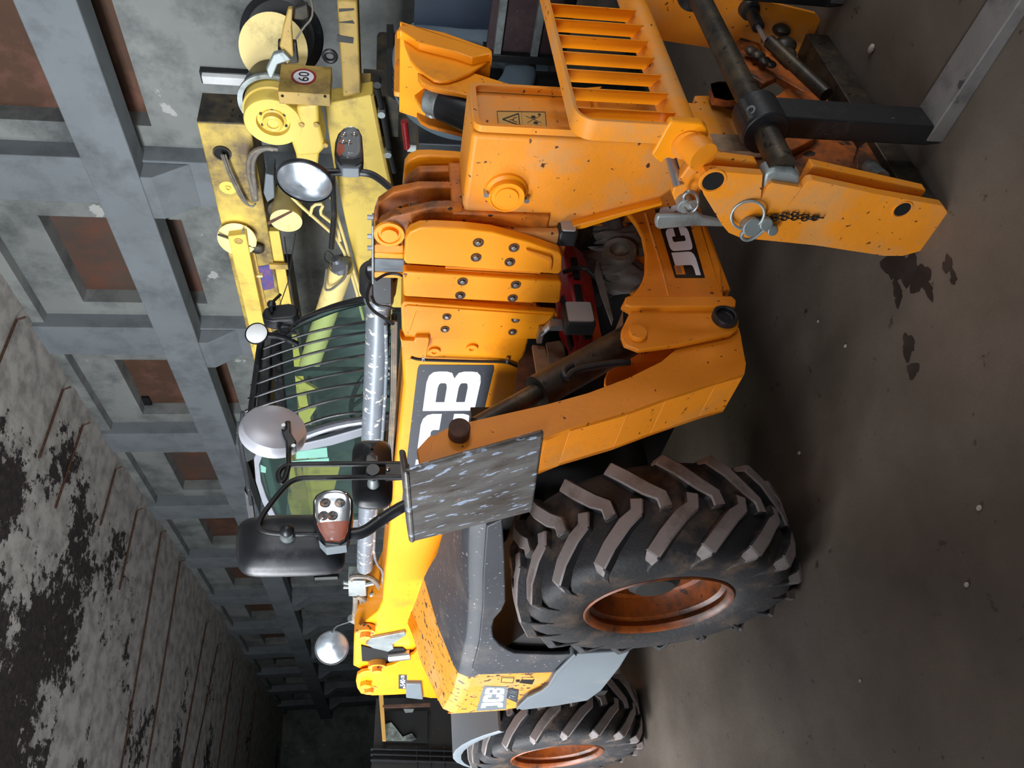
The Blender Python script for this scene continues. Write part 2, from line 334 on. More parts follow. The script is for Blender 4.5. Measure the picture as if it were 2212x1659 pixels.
# 2D shapes with holes -> triangulated mesh on any mapping
def flat_shape(g, loops, mapf, thick=.0015):
    cu = bpy.data.curves.new('tmp', 'CURVE'); cu.dimensions = '2D'; cu.fill_mode = 'BOTH'
    for lp in loops:
        sp = cu.splines.new('POLY'); sp.points.add(len(lp)-1)
        for i, (x, y) in enumerate(lp): sp.points[i].co = (x, y, 0, 1)
        sp.use_cyclic_u = True
    curve_to(g, cu, mapf)
def curve_to(g, cu, mapf, fit=None):
    o = bpy.data.objects.new('tmp', cu); COL.objects.link(o)
    dg = bpy.context.evaluated_depsgraph_get(); me = bpy.data.meshes.new_from_object(o.evaluated_get(dg))
    vs = [tuple(v.co) for v in me.vertices]
    if fit and vs:
        x0 = min(v[0] for v in vs); x1 = max(v[0] for v in vs); y0 = min(v[1] for v in vs); y1 = max(v[1] for v in vs)
        u0, v0, u1, v1 = fit
        vs = [(u0+(v[0]-x0)/(x1-x0)*(u1-u0), v0+(v[1]-y0)/(y1-y0)*(v1-v0), 0) for v in vs]
    g.add([mapf(v[0], v[1]) for v in vs], [tuple(p.vertices) for p in me.polygons])
    bpy.data.objects.remove(o); bpy.data.meshes.remove(me); bpy.data.curves.remove(cu)
def text_to(g, txt, fit, mapf, fat=.02):
    cu = bpy.data.curves.new('tmp', 'FONT'); cu.body = txt; cu.offset = fat; cu.resolution_u = 4
    curve_to(g, cu, mapf, fit)
def quad_map(c00, c10, c11, c01, lift):
    """unit square -> 3D quad (corners in frame coordinates), lifted off it by `lift`"""
    c = [np.array(k, float)+np.array(lift, float) for k in (c00, c10, c11, c01)]
    return lambda u, v: tuple(c[0]*(1-u)*(1-v)+c[1]*u*(1-v)+c[2]*u*v+c[3]*(1-u)*v)
def logo_letters():
    J = [(.0, .0), (.0, .0)]
    j = [(.02, 1.), (.13, 1.), (.27, 1.), (.27, .26), (.262, .13), (.235, .05), (.19, .01), (.13, .0), (.0, .0), (.0, .22), (.07, .22), (.10, .24), (.115, .29), (.115, .78), (.02, .78)]
    c = [(.36, 1.), (.56, 1.), (.61, .97), (.64, .90), (.65, .80), (.65, .62), (.515, .62), (.515, .74), (.50, .78), (.44, .78), (.425, .74), (.425, .26), (.44, .22), (.50, .22), (.515, .26), (.515, .38), (.65, .38), (.65, .2), (.64, .1), (.61, .03), (.56, 0), (.36, 0), (.31, .03), (.285, .1), (.28, .2), (.28, .8), (.285, .9), (.31, .97)]
    c = [(x+.025, y) for x, y in c]
    b = [(.70, 0), (.70, 1.), (.92, 1.), (.97, .97), (.995, .9), (1., .80), (1., .66), (.99, .56), (.95, .5), (.99, .44), (1., .34), (1., .2), (.995, .1), (.97, .03), (.92, 0)]
    h1 = [(.77, .61), (.77, .78), (.88, .78), (.905, .765), (.915, .74), (.915, .65), (.905, .625), (.88, .61)]
    h2 = [(x, 1.0-y) for x, y in h1]
    return [[j], [c], [b, h1, h2]]
# ================================================================== HALL
def S(g, name, mt, **k): return g.build(name, mt, None, HALL, kind='structure', **k)
FARP = 50.; ZC = 8.05; WQ = 9.0
S(G().box((-6.4, -4.9, -.2), (FARP+.4, 9.6, 0)), 'floor', 'floor', smooth=0)
S(G().box((-6.4, -4.9, ZC), (FARP+.4, 9.6, ZC+.25)), 'ceiling', 'ceiling', smooth=0)
WIN = [9.4+3.9*k for k in range(-4, 10)]
g = G(); g.box((-6.4, WQ, 0), (FARP, 9.6, 5.08)); g.box((-6.4, WQ, 7.15), (FARP, 9.6, ZC))
e = -6.4
for a in WIN:
    g.box((e, WQ, 5.08), (a, 9.6, 7.15)); e = a+2.1
g.box((e, WQ, 5.08), (FARP, 9.6, 7.15))
S(g, 'wall_right', 'concrete', smooth=0)
for i, a in enumerate(WIN):
    g = G().box((a-.02, 9.28, 5.06), (a+2.12, 9.34, 7.17))
    S(g, 'window_%d' % (i+1), 'board' if i % 2 else 'board_stained', smooth=0)
# small broken corner pane in one infilled window
S(G().box((15.1, 9.22, 7.0), (15.48, 9.28, 7.15)), 'trim_40', 'hole', smooth=0)
# continuous crane runway beam and its columns with corbels
g = G(); g.box((-6.4, 8.4, 5.24), (FARP, 8.82, 5.9))
S(g, 'trim_1', 'concrete_beam', bevel=.02, smooth=0)
for k in range(-3, 11):
    a = 7.95+3.9*k
    g = G(); g.box((a, 8.7, 0), (a+.85, WQ+.02, ZC)); g.prism('p', [(8.7, 4.62), (8.7, 5.24), (8.4, 5.24), (8.4, 5.08)], a+.03, a+.82)
    S(g, 'trim_%d' % (k+5), 'concrete_beam', bevel=.015, smooth=0)
# cornice under the ceiling
S(G().box((-6.4, 8.8, 7.86), (FARP, WQ+.02, ZC)), 'trim_30', 'concrete', smooth=0)
# rods hanging tight under the ceiling, running away from the right wall
for i, (p0, q0, p1, q1) in enumerate([(11.3, 8.5, 11.1, 6.6), (13.5, 8.5, 13.3, 6.9), (14.7, 8.4, 14.4, 6.4), (16.9, 8.5, 16.7, 7.0), (21.0, 8.6, 20.9, -1), (23.3, 8.6, 22.9, -1), (27.6, 8.0, 25.6, -1), (29.8, 7.8, 26.6, -1), (33, 8., 31, -1), (36, 7.6, 34.5, -1), (39, 8, 38, -1), (18.8, 8.3, 18.6, 6.2)]):
    g = G().tube([(p0, q0, ZC-.16), (p0, q0-.06, ZC-.03), (p1, q1, ZC-.03)], .022, 6)
    S(g, 'trim_%d' % (50+i), 'rust', smooth=0)
# far wall, wall behind the camera, left wall with its windows
S(G().box((FARP, -4.9, 0), (FARP+.4, 9.6, ZC)), 'wall_far', 'concrete', smooth=0)
def walled(name, fixed, wins, lo, hi, z0, z1, along):
    g = G(); e = lo
    def bx(a, b, c, d):
        if along == 'p': g.box((a, fixed-.4, c), (b, fixed, d))
        else: g.box((fixed-.4, a, c), (fixed, b, d))
    bx(lo, 5.3, 0, z0); bx(5.3, 6.7, 2.4, z0); bx(6.7, hi, 0, z0); bx(lo, hi, z1, ZC)
    for a, b in wins: bx(e, a, z0, z1); e = b
    bx(e, hi, z0, z1); return S(g, name, 'concrete', smooth=0)
walled('wall_left', LEFTQ, LWIN, -6.4, FARP, 2.6, 5.2, 'p')
g = G(); g.box((BACKP-.4, -4.9, 0), (BACKP, 9.6, .6)); g.box((BACKP-.4, -4.9, 4.5), (BACKP, 9.6, ZC))
for a, b, z0, z1 in ((-4.9, 1.2, .6, 4.5), (1.2, 2.8, .6, 2.3), (2.8, 4.6, .6, 4.5), (4.6, 6.2, .6, 2.3), (6.2, 7.1, .6, 4.5), (7.1, 8.7, 3.1, 4.5), (8.7, 9.6, .6, 4.5)): g.box((BACKP-.4, a, z0), (BACKP, b, z1))  # the low opening at the right is added for its light
S(g, 'wall_back', 'concrete', smooth=0)
# added unseen blocker on the left, keeps window light off the near floor
S(G().box((-6.0, -2.1, 0), (5.0, -1.95, 2.75)), 'wall_light_blocker', 'concrete', smooth=0)
n = 20
for a, b in LWIN:
    g = G()
    for k in range(5): x = a+(b-a)*k/4; g.box((x-.03, LEFTQ-.1, 2.6), (x+.03, LEFTQ-.04, 5.2))
    for k in range(4): z = 2.6+2.6*k/3; g.box((a, LEFTQ-.1, z-.03), (b, LEFTQ-.04, z+.03))
    S(g, 'window_%d' % n, 'black_metal', smooth=0); n += 1
for a, b in ((1.2, 2.8), (4.6, 6.2)):
    g = G()
    for k in range(3): x = a+(b-a)*k/2; g.box((BACKP-.1, x-.03, 2.3), (BACKP-.04, x+.03, 4.5))
    for k in range(4): z = 2.3+2.2*k/3; g.box((BACKP-.1, a, z-.03), (BACKP-.04, b, z+.03))
    S(g, 'window_%d' % n, 'black_metal', smooth=0); n += 1

# wall lamps ---------------------------------------------------------
def wall_lamp(p, z0, z1, label):
    t = thing('wall_lamp', label, 'lamp', HALL, (p, 8.98, z0), 'tube lamps on the right wall')
    G().box((p-.09, 8.9, z0), (p+.09, 9.0, z1)).build('housing', 'black_metal', t, bevel=.01)
    G().prism('z', [(p-.075, 8.91), (p-.055, 8.84), (p+.055, 8.84), (p+.075, 8.91)], z0+.03, z1-.03).build('diffuser', 'lamp_white', t, bevel=.01)
    return t
(pl, zt), (_, zb) = HALL.on_q(8.87, [(432, 170), (549, 170)])
wall_lamp(pl, zb, zt, 'white vertical tube lamp high on the grey wall above the yellow gearbox')
(pl, zt), (_, zb) = HALL.on_q(8.87, [(678, 1251), (732, 1252)])
wall_lamp(pl, zb, zt, 'small dim tube lamp on the distant wall beyond the large black mirror')

# floor stains and stones ------------------------------------------
def blob(c, r, n=26, seed=0, ry=1.):
    rnd = random.Random(seed); ph = [rnd.uniform(0, 6.28) for _ in range(4)]
    return [(c[0]+r*(1+.25*math.sin(2*t+ph[0])+.18*math.sin(3*t+ph[1])+.12*math.sin(5*t+ph[2])+.08*math.sin(9*t+ph[3]))*math.cos(t),
             c[1]+r*ry*(1+.25*math.sin(2*t+ph[0])+.18*math.sin(3*t+ph[1])+.12*math.sin(5*t+ph[2])+.08*math.sin(9*t+ph[3]))*math.sin(t)) for t in [2*math.pi*i/n for i in range(n)]]
M['oil'] = mat('oil_stain', (52, 45, 42), .35, dirt=(66, 58, 54), amt=.4, scale=9, var=.1)
stp = [((1930, 572), .05, 1), ((1952, 590), .045, 2), ((1985, 600), .045, 3), ((1940, 630), .018, 4), ((1938, 655), .010, 5), ((2005, 625), .022, 6), ((2048, 572), .02, 7), ((1965, 575), .035, 8), ((2060, 600), .014, 9)]
for (xy, r, sd) in stp[:1]:
    g = G()
    for (xy, r, sd) in stp:
        c = HALL.on_z(0, [xy])[0]; g.prism('z', blob(c, r, seed=sd, ry=1.2 if sd < 4 else 1.6), .0004, .0016+.00005*sd)
    g.prism('z', HALL.on_z(0, [(1936, 600), (1950, 640), (1941, 668), (1937, 640), (1928, 610)]), .0004, .0022)
    g.build('oil_stain', 'oil', None, HALL, smooth=0, label='dark splashed oil stain on the floor below the yellow carriage side plate', cat='stain')
for xy, r, sd, lab in (((1962, 748), .034, 11, 'faint oil spot on the open floor, below the splashed stain, upper of the two'), ((1972, 800), .026, 13, 'faint smaller oil spot on the open floor, farther from the carriage plate')):
    c = HALL.on_z(0, [xy])[0]
    G().prism('z', blob(c, r, seed=sd, ry=1.3), .0004, .0012).build('oil_spot', 'oil', None, HALL, smooth=0, label=lab, cat='stain')
for xy, r, lab in (((1726, 979), .012, 'pale pebble on the floor closest to the front tyre tread'), ((2115, 1097), .012, 'pale pebble on the floor, nearest to the photo edge'), ((2088, 1263), .011, 'whitish pebble on the bare floor below the front wheel, in the open'),
                   ((1826, 747), .010, 'small grey chip on the floor beside the stabiliser beam'), ((1882, 105), .02, 'white paper flake on the floor behind the fork carriage'), ((1858, 1471), .009, 'tiny pale pebble on the floor beyond the tyre shadow'), ((1767, 694), .008, 'tiny grey chip on the floor between carriage plate and stabiliser')):
    c = HALL.on_z(r*.4, [xy])[0]
    g = G().ball((c[0], c[1], r*.42), r, 8, (1, .75, .45))
    g.build('pebble', 'stone', None, HALL, smooth=0, label=lab, cat='stone')

# ================================================================== TELEHANDLER
T = thing('telehandler', 'large orange telescopic handler with raised stabilisers, lowered boom and fork carriage', 'construction vehicle', MACH)
def B(b, pts): return MACH.on_q(b, pts)      # (a, z) on plane b
def A(a, pts): return MACH.on_p(a, pts)      # (b, z) on plane a
part = lambda g, n, m, p=T, **k: g.build(n, m, p, **k)

# wheels --------------------------------------------------------------
R0, HW = .655, .215
def tyre(g, g2, c, s):
    """c = wheel centre (a, b, z); s = +1 outer side faces +b"""
    prof = [(.19, .335), (.205, .35), (.222, .40), (.226, .47), (.222, .54), (.205, .585), (.17, .605), (.08, .618), (0, .622)]
    full = [(-t, r) for t, r in prof]+[(t, r) for t, r in prof[::-1][1:]]
    g.lathe(c, (0, s, 0), full, 96)
    N = 18
    for side in (-1, 1):
        for k in range(N):
            th0 = 2*math.pi*(k+(.5 if side > 0 else 0))/N
            path = [(-.03, .30), (.028, .285), (.065, .20), (.14, .08), (.205, -.02), (.226, -.06), (.228, -.085)]
            hwid = [.029, .030, .032, .032, .032, .029, .02]; top = [R0, R0, R0-.001, R0-.005, R0-.024, R0-.075, R0-.14]; L = []
            for i, (w_, th) in enumerate(path):
                w2, t2 = path[min(i+1, 6)]; w1, t1 = path[max(i-1, 0)]
                dx, dt = (w2-w1), (t2-t1)*R0; l = math.hypot(dx, dt); nx, ntv = -dt/l*hwid[i], dx/l*hwid[i]
                ring = []
                for sg, rr, kk in ((-1, top[i]-.055, 1.25), (-1, top[i], 1.), (1, top[i], 1.), (1, top[i]-.055, 1.25)):
                    ww = (w_+sg*nx*kk)*side; tt = th0+th+sg*ntv*kk/R0
                    ww = max(-.229, min(.229, ww))
                    ring.append((c[0]+rr*math.sin(tt), c[1]+s*ww, c[2]+rr*math.cos(tt)))
                L.append(ring)
            n0 = len(g2.f); g2.loft(L)
            for fi in range(n0, len(g2.f)): g2.mi[fi] = 1
            for kk in range(5): g2.mi[n0+kk*4+1] = 0
def rim(g, c, s, depth=.13):
    prof = [(.185, .335), (.205, .345), (.212, .338), (.205, .325), (.185, .312), (.16, .318), (.145, .300), (.09, .285), (.06, .268), (.05, .245), (.02, .235), (-.02, .20), (-.03, .12), (-.03, 0)]
    g.lathe(c, (0, s, 0), [(t, r) for t, r in prof], 64)
    g.lathe(c, (0, s, 0), [(-.185, .335), (-.2, .345), (-.2, .32), (-.1, .28), (-.03, .25), (-.03, .0)], 64)
def wheel(a, b, s, lab=None, steer=0.):
    c = (0, 0, 0)
    g = G(); g2 = G(); tyre(g, g2, c, s)
    wo = g.build('wheel', 'tyre', T, smooth=40)
    wo.location = (a, -b, R0-.004); wo.rotation_euler = (0, random.uniform(-.2, .2) if steer == 0 else .05, steer)
    OFF[wo.name] = (0, 0, 0)
    part(g2, 'tread_lugs', ['lug', 'tyre'], wo, smooth=25, bevel=.006, seg=1)
    gr = G(); rim(gr, c, s); part(gr, 'rim', 'orange_rim', wo)
    gh = G(); gh.lathe(c, (0, s, 0), [(-.03, .17), (.03, .165), (.045, .14), (.10, .12), (.12, .09), (.125, 0)], 40)
    for k in range(10):
        t = 2*math.pi*k/10; x, z = .205*math.sin(t), .205*math.cos(t); gh.cyl((x, -.03*s, z), (x, .02*s, z), .015, 6)
    part(gh, 'hub', 'dark', wo)
    if lab: wo['label'] = lab
    return wo
FW_ = wheel(.10, 1.0, 1, 'near front wheel with worn chevron tread and dirty orange rim', -.03)
RW_ = wheel(-2.66, 1.02, 1, 'rear wheel partly behind the grey side panel')
wheel(.06, -1.02, -1); wheel(-2.66, -1.02, -1)
g = G(); g.cyl((.10, -.8, .65), (.10, .8, .65), .1, 20); g.ball((.10, 0, .65), .22, 16); part(g, 'axle', 'dark')
g = G(); g.cyl((-2.66, -.8, .65), (-2.66, .8, .65), .1, 20); g.ball((-2.66, 0, .65), .22, 16); part(g, 'axle', 'dark')

# chassis ---------------------------------------------------------------
g = G()
g.prism('q', [(1.12, .55), (1.12, .62), (.75, .66), (.55, .8), (.3, 1.12), (-3.6, 1.25), (-3.9, .8), (-3.6, .45), (.9, .45)], -.30, -.22)
g.prism('q', [(1.12, .55), (1.12, .62), (.75, .66), (.55, .8), (.3, 1.08), (-3.6, 1.25), (-3.9, .8), (-3.6, .45), (.9, .45)], .30, .38)
g.box((-3.7, -.3, .5), (.7, .3, .56)); g.box((-.6, -1.0, .5), (-.5, .98, 1.0)); g.box((-2.0, -1.0, .4), (-1.9, 1.0, 1.1))
part(g, 'chassis', 'dark', bevel=.006)
# boom pivot tower at the rear carrying the model number
tw = B(.23, [(772, 1449), (769, 1463), (772, 1478), (780, 1490), (805, 1494), (840, 1493), (877, 1491), (930, 1500), (990, 1500), (990, 1400), (905, 1392), (893, 1405), (848, 1428), (800, 1440), (782, 1443)])
g = G(); g.prism('q', tw, .235, .265); g.prism('q', tw, -.265, -.235); g.cyl((tw[2][0]+.16, -.27, tw[2][1]-.08), (tw[2][0]+.16, .31, tw[2][1]-.08), .05, 20)
g.box((-4.3, -.25, .6), (-3.4, .25, 1.6))
part(g, 'boom_pivot_tower', 'orange', bevel=.005)
lo = (B(.268, [(866, 1459), (866, 1488), (876, 1488), (876, 1459)]))
mp_ = quad_map(*[(p, .268, z) for p, z in (B(.268, [(879, 1488), (879, 1458), (861, 1458), (861, 1488)]))], (0, 0, 0))
mp2 = quad_map(*[(p, .270, z) for p, z in (B(.270, [(879, 1488), (879, 1458), (861, 1458), (861, 1488)]))], (0, 0, 0))
g = G(); g.add([mp_(0, 0), mp_(1, 0), mp_(1, 1), mp_(0, 1)], [(0, 1, 2, 3)]); part(g, 'model_plate', 'decal_dark', bpy.data.objects['boom_pivot_tower'], smooth=0)
g = G(); text_to(g, '540', (.2, .2, .68, .82), mp2, .02); text_to(g, '-170', (.7, .28, .97, .72), mp2, .01); g.add([mp2(.04, .2), mp2(.17, .2), mp2(.17, .45), mp2(.04, .45)], [(0, 1, 2, 3)]); part(g, 'model_number', 'white', bpy.data.objects['boom_pivot_tower'], smooth=0)

# boom --------------------------------------------------------------------
def slab(pts, b0, b1, name, m_, parent, **k):
    g = G(); g.prism('q', pts, b0, b1); return part(g, name, m_, parent, **k)
top = B(.21, [(868, 770), (872, 830), (842, 1132), (832, 1234), (826, 1300), (816, 1322), (772, 1358), (765, 1372), (763, 1438)])
front = 1.0
outline = [(front, 1.80)]+top+[(-3.9, 1.95), (-3.75, 1.55), (-2.5, 1.40), (-.6, 1.28), (.35, 1.245), (.95, 1.235)]
g = G(); g.prism('q', outline, -.21, .21)
boom = part(g, 'boom', 'orange', bevel=.012)
# rounded wear-plate cover of the boom mouth
def plate(name, b, pts, th, mt_='orange', parent=boom, mirror=True, bev=.006):
    P_ = B(b+th, pts); g = G(); g.prism('q', P_, b, b+th)
    if mirror: g.prism('q', P_, -b-th, -b)
    o = part(g, name, mt_, parent, bevel=bev, seg=3); return o, P_
c3, _ = plate('boom_collar', .212, [(866, 660), (872, 652), (1200, 677), (1206, 683), (1205, 690), (1189, 691), (1184, 708), (1178, 720), (1168, 733), (1130, 733), (875, 731), (868, 710)], .035)
plate('boom_collar_lip', .247, [(873, 664), (880, 660), (1196, 682), (1185, 694), (1160, 700), (1120, 690), (900, 672), (886, 715), (876, 716)], .006, mirror=False, bev=.003)
plate('cover_bracket', .215, [(864, 727), (870, 735), (895, 737), (897, 729), (925, 729), (928, 733), (921, 773), (889, 770), (886, 778), (871, 778), (866, 740)], .05, mirror=False)
s2, _ = plate('boom_section', .2, [(870, 591), (874, 587), (1209, 608), (1213.5, 612.5), (1209.5, 651), (1203, 656), (966, 646), (877, 641), (871.5, 637)], .045)
s3, _ = plate('boom_section', .195, [(872, 562), (877, 513), (886, 501), (907, 492), (938, 491), (1000, 494), (1062, 501), (1142, 522), (1209, 545), (1214, 553), (1214, 585), (1207, 592), (1196, 592), (877, 570)], .045)
# stacked inner box sections seen between the plates
g = G()
for w_, a1, zt, zb in ((.19, 1.12, 1.79, 1.24), (.172, 1.33, 1.775, 1.26), (.156, 1.45, 1.62, 1.24)):
    g.box((.8, -w_, zb), (a1, w_, zt))
part(g, 'inner_sections', 'orange_oily', boom, bevel=.008)
for y0, y1, x0, x1 in ((577, 582, 962, 1168), (584, 587, 962, 1160), (644, 648, 1010, 1150), (652, 656, 905, 1160), (658, 662, 905, 1168)):
    P_ = B(.225, [(x0, y0), (x1, y0+(x1-x0)*.055), (x1, y1+(x1-x0)*.055), (x0, y1)])
    g = G(); g.prism('q', P_, .19, .222); part(g, 'guide_rail', 'orange_deep', boom, bevel=.002)
# wear-pad bolts: recessed ring and bright head
def bolt(x, y, b, r=.021):
    (a, z), = B(b, [(x, y)])
    g = G(); g.lathe((a, b-.004, z), (0, 1, 0), [(0, r), (.0065, r), (.0065, r*.72), (.003, r*.7), (.003, 0)], 20)
    o = part(g, 'bolt', 'rust', boom)
    g = G(); g.cyl((a, b-.002, z), (a, b+.008, z), r*.52, 6); part(g, 'bolt_head', 'steel', boom, bevel=.002)
for x, y in ((1033, 524), (1110, 535), (1028, 556), (1101, 566)): bolt(x, y, .241)
for x, y in ((999, 608), (1114, 615), (994, 638), (1107, 644)): bolt(x, y, .246)
for x, y in ((965, 684), (1114, 690), (961, 711), (1107, 717)): bolt(x, y, .248, .019)
for x, y in ((938, 758), (1019, 751)):
    (a, z), = B(.211, [(x, y)]); g = G(); g.lathe((a, .209, z), (0, 1, 0), [(0, .028), (.012, .026), (.012, .012), (.006, .01), (.006, 0)], 20); part(g, 'boss', 'orange', boom)
# handle pressed in the third plate
P_ = B(.242, [(1136, 536), (1168, 545), (1190, 552), (1193, 560), (1191, 580), (1186, 581), (1187, 563), (1180, 557), (1160, 550), (1138, 540)])
slab(P_, .238, .252, 'handle_rib', 'orange_deep', boom, bevel=.003)
# black cable round the boom
P_ = B(.222, [(886, 770), (905, 776), (960, 778), (1040, 780), (1092, 780), (1110, 787), (1131, 797)])
g = G(); g.tube([(p, .225, z) for p, z in P_], .007, 8, 2); part(g, 'cable', 'black_hose', boom)
for x, y in ((914, 775), (1095, 779)):
    (a, z), = B(.225, [(x, y)]); g = G(); g.torus((a, .225, z), (0, 0, 1), .011, .004, 12, 6); g.box((a-.004, .22, z-.006), (a+.02, .235, z+.006)); part(g, 'cable_clip', 'steel', boom)
# big boom decal
def logo(name, corners, parent, bg, fg, plane, axis='q', tiny=True, pad=.0, box=(0, 0, 1, 1), mark=True):
    f = (lambda c, l: (c[0], plane+l, c[1])) if axis == 'q' else (lambda c, l: (plane+l, c[0], c[1]))
    c0 = [f(c, .0012) for c in corners]; c1 = [f(c, .0022) for c in corners]
    m0 = quad_map(*c0, (0, 0, 0)); m1 = quad_map(*c1, (0, 0, 0))
    g = G(); n = 8
    g.add([m0(u, v) for u, v in rrect(0, 0, 1, 1, .03)], [tuple(range(24))]); part(g, name, bg, parent, smooth=0)
    x0, y0, x1, y1 = box; g = G()
    for L in logo_letters():
        flat_shape(g, [[(x0+x*(x1-x0), y0+y*(y1-y0)) for x, y in l] for l in L], m1)
    part(g, name+'_letters', fg, parent, smooth=0)
    return m1
dc = B(.212, [(1040+2, 1040), (1069, 791), (904, 786), (872, 1046)])
m_top = B(.212, [(903.2, 785.6), (878.3, 994.7)]); m_bot = B(.212, [(1068.9, 791.3), (1041.1, 906.6)])
aR = (m_top[0][0]+m_bot[0][0])/2
def lineext(p, q_, a): t = (a-p[0])/(q_[0]-p[0]); return (a, p[1]+t*(q_[1]-p[1]))
aL = aR-1.36
mB = logo('boom_decal', [lineext(*m_bot, aL), lineext(*m_bot, aR), lineext(*m_top, aR), lineext(*m_top, aL)], boom, 'decal_dark', 'white', .2105, box=(.20, .14, .965, .86))
# hose and lift tube lying on the boom
t0 = B(-.02, [(818, 640), (816, 720), (800, 1000), (789, 1190), (788, 1225)])
g = G(); g.tube([(p, -.02, z) for p, z in t0], .058, 28); g.lathe((t0[0][0]-.02, -.02, t0[0][1]), (1, 0, -.06), [(0, .058), (.0, .068), (.12, .068), (.12, .04)], 28)
tube = part(g, 'hose_tube', 'tube_grey')
g = G(); g.lathe((t0[0][0]+.1, -.02, t0[0][1]), (1, 0, -.06), [(-.06, .062), (-.06, .082), (.05, .085), (.05, .06), (.1, .05), (.1, 0)], 28); part(g, 'tube_end_band', 'black_metal', tube)
g = G()
for dy in (0, .012): 
    P_ = B(.05, [(833, 700), (836, 800), (822, 1000), (806, 1180), (812, 1215), (828, 1232), (827, 1262)]); g.tube([(p+dy, .05+dy, z) for p, z in P_], .009, 8, 1)
part(g, 'steel_pipe', 'tube_grey', tube)
P_ = B(.02, [(845, 690), (858, 690), (850, 1000), (843, 1110), (835, 1110), (838, 1000)])
g = G(); g.prism('q', P_, -.02, .10); part(g, 'hose_bundle', 'dark', boom, bevel=.006)
g = G()
for i in range(3): P_ = B(.1, [(848+4*i, 690), (846+4*i, 850), (838+4*i, 1000), (830+4*i, 1105)]); g.tube([(p, .11, z) for p, z in P_], .006, 6)
part(g, 'hoses', 'hose', boom)
# black sleeve, cables at tube head
g = G(); P_ = A(1.05, [(852, 600), (826, 632), (800, 622), (806, 600), (820, 585)])
g.tube([(1.05, b, z) for b, z in A(1.05, [(800, 612), (790, 640), (800, 668), (835, 690), (850, 700)])], .007, 8, 2)
g.tube([(1.12, b, z) for b, z in A(1.12, [(812, 605), (836, 590), (862, 592), (872, 598)])], .006, 8, 2)
g.tube([(1.03, b, z) for b, z in A(1.03, [(803, 640), (812, 660), (838, 662), (852, 668)])], .006, 8, 2)
part(g, 'cables', 'black_hose', tube)
g = G(); g.box((.9, .06, 1.84), (1.08, .12, 1.93)); part(g, 'connector_block', 'black', tube, bevel=.01)
# top of inner sections: grey slide pads, bracket strip with small bolts
P_ = B(.1, [(803, 474), (803, 600), (808, 600), (808, 474)])
g = G(); g.prism('q', P_, .06, .14); part(g, 'pad_strip', 'zinc', boom, bevel=.003)
for y in (477, 518, 543, 588):
    (a, z), = B(.14, [(800, y)]); g = G(); g.cyl((a, .12, z-.012), (a, .12, z+.012), .01, 6); part(g, 'bolt', 'steel', boom)
for (x0, y0, x1, y1, mt_) in ((808, 528, 872, 546, 'orange_deep'), (808, 546, 872, 558, 'orange'), (808, 559, 874, 587, 'panel_grey'), (806, 588, 872, 600, 'orange')):
    P_ = B(.13, [(x0, y0), (x1, y0+2), (x1, y1+2), (x0, y1)]); g = G(); g.prism('q', P_, -.1, .13); part(g, 'top_pad', mt_, boom, bevel=.005)
# curved chain lugs on the extension section
def lug(b, pts, pin=None):
    P_ = B(b+.02, pts); g = G(); g.prism('q', P_, b-.02, b+.02); o = part(g, 'chain_lug', 'orange_oily', boom, bevel=.006)
    if pin:
        (a, z), = B(b+.02, [pin]); g = G(); g.lathe((a, b+.018, z), (0, 1, 0), [(0, .06), (.012, .058), (.012, .045), (.004, .043), (.004, .034), (.02, .032), (.02, 0)], 30); part(g, 'lug_pin', 'orange', o)
lug(.13, [(807, 517), (812, 497), (822, 480), (850, 466), (890, 458), (935, 447), (970, 446), (1000, 452), (1000, 500), (905, 500), (885, 480), (878, 518)], (841, 504))
lug(-.01, [(807, 475), (809, 460), (817, 438), (850, 415), (905, 404), (968, 405), (1000, 410), (1000, 440), (890, 440), (862, 448), (812, 480)])
lug(-.14, [(870, 412), (875, 398), (886, 383), (905, 370), (968, 369), (1000, 372), (1000, 410), (872, 420)])
# mouth frame of the extension, dark inside
g = G()
g.box((1.26, .148, 1.16), (1.39, .19, 1.635)); g.box((1.26, -.19, 1.16), (1.39, -.148, 1.635)); g.box((1.26, -.19, 1.60), (1.39, .19, 1.625))
part(g, 'mouth_frame', 'orange_worn', boom, bevel=.012, seg=3)
g = G(); g.box((1.2, -.13, 1.26), (1.46, .13, 1.56)); part(g, 'inner_box', 'dark', boom)

# boom head (gooseneck) -------------------------------------------------------
HB = .14
hp = [(1.788, z) for p, z in B(HB, [(1018, 303), (1240, 297), (1450, 298)])]+B(HB, [(1500, 300), (1545, 330), (1520, 372), (1470, 400), (1430, 430), (1345, 452), (1240, 480), (1192, 498), (1165, 510), (1155, 512), (1010, 480), (1000, 471), (1000, 440)])
g = G(); g.prism('q', hp, -HB, HB); head = part(g, 'boom_head', 'orange_worn', bevel=.02, seg=4)
# raised rim round the front face of the head
fa = hp[0][0]
g = G(); z1, z0 = 1.565, 1.10
g.add([], [])
o_ = rrect(-.135, z0, .135, z1, .03); i_ = rrect(-.118, z0+.01, .118, z1-.02, .022)
L = [[(fa+.004, b, z) for b, z in o_], [(fa+.03, b, z) for b, z in o_], [(fa+.03, b, z) for b, z in i_], [(fa+.006, b, z) for b, z in i_]]
g.loft(L, False); part(g, 'face_rim', 'orange_worn', head, smooth=30)
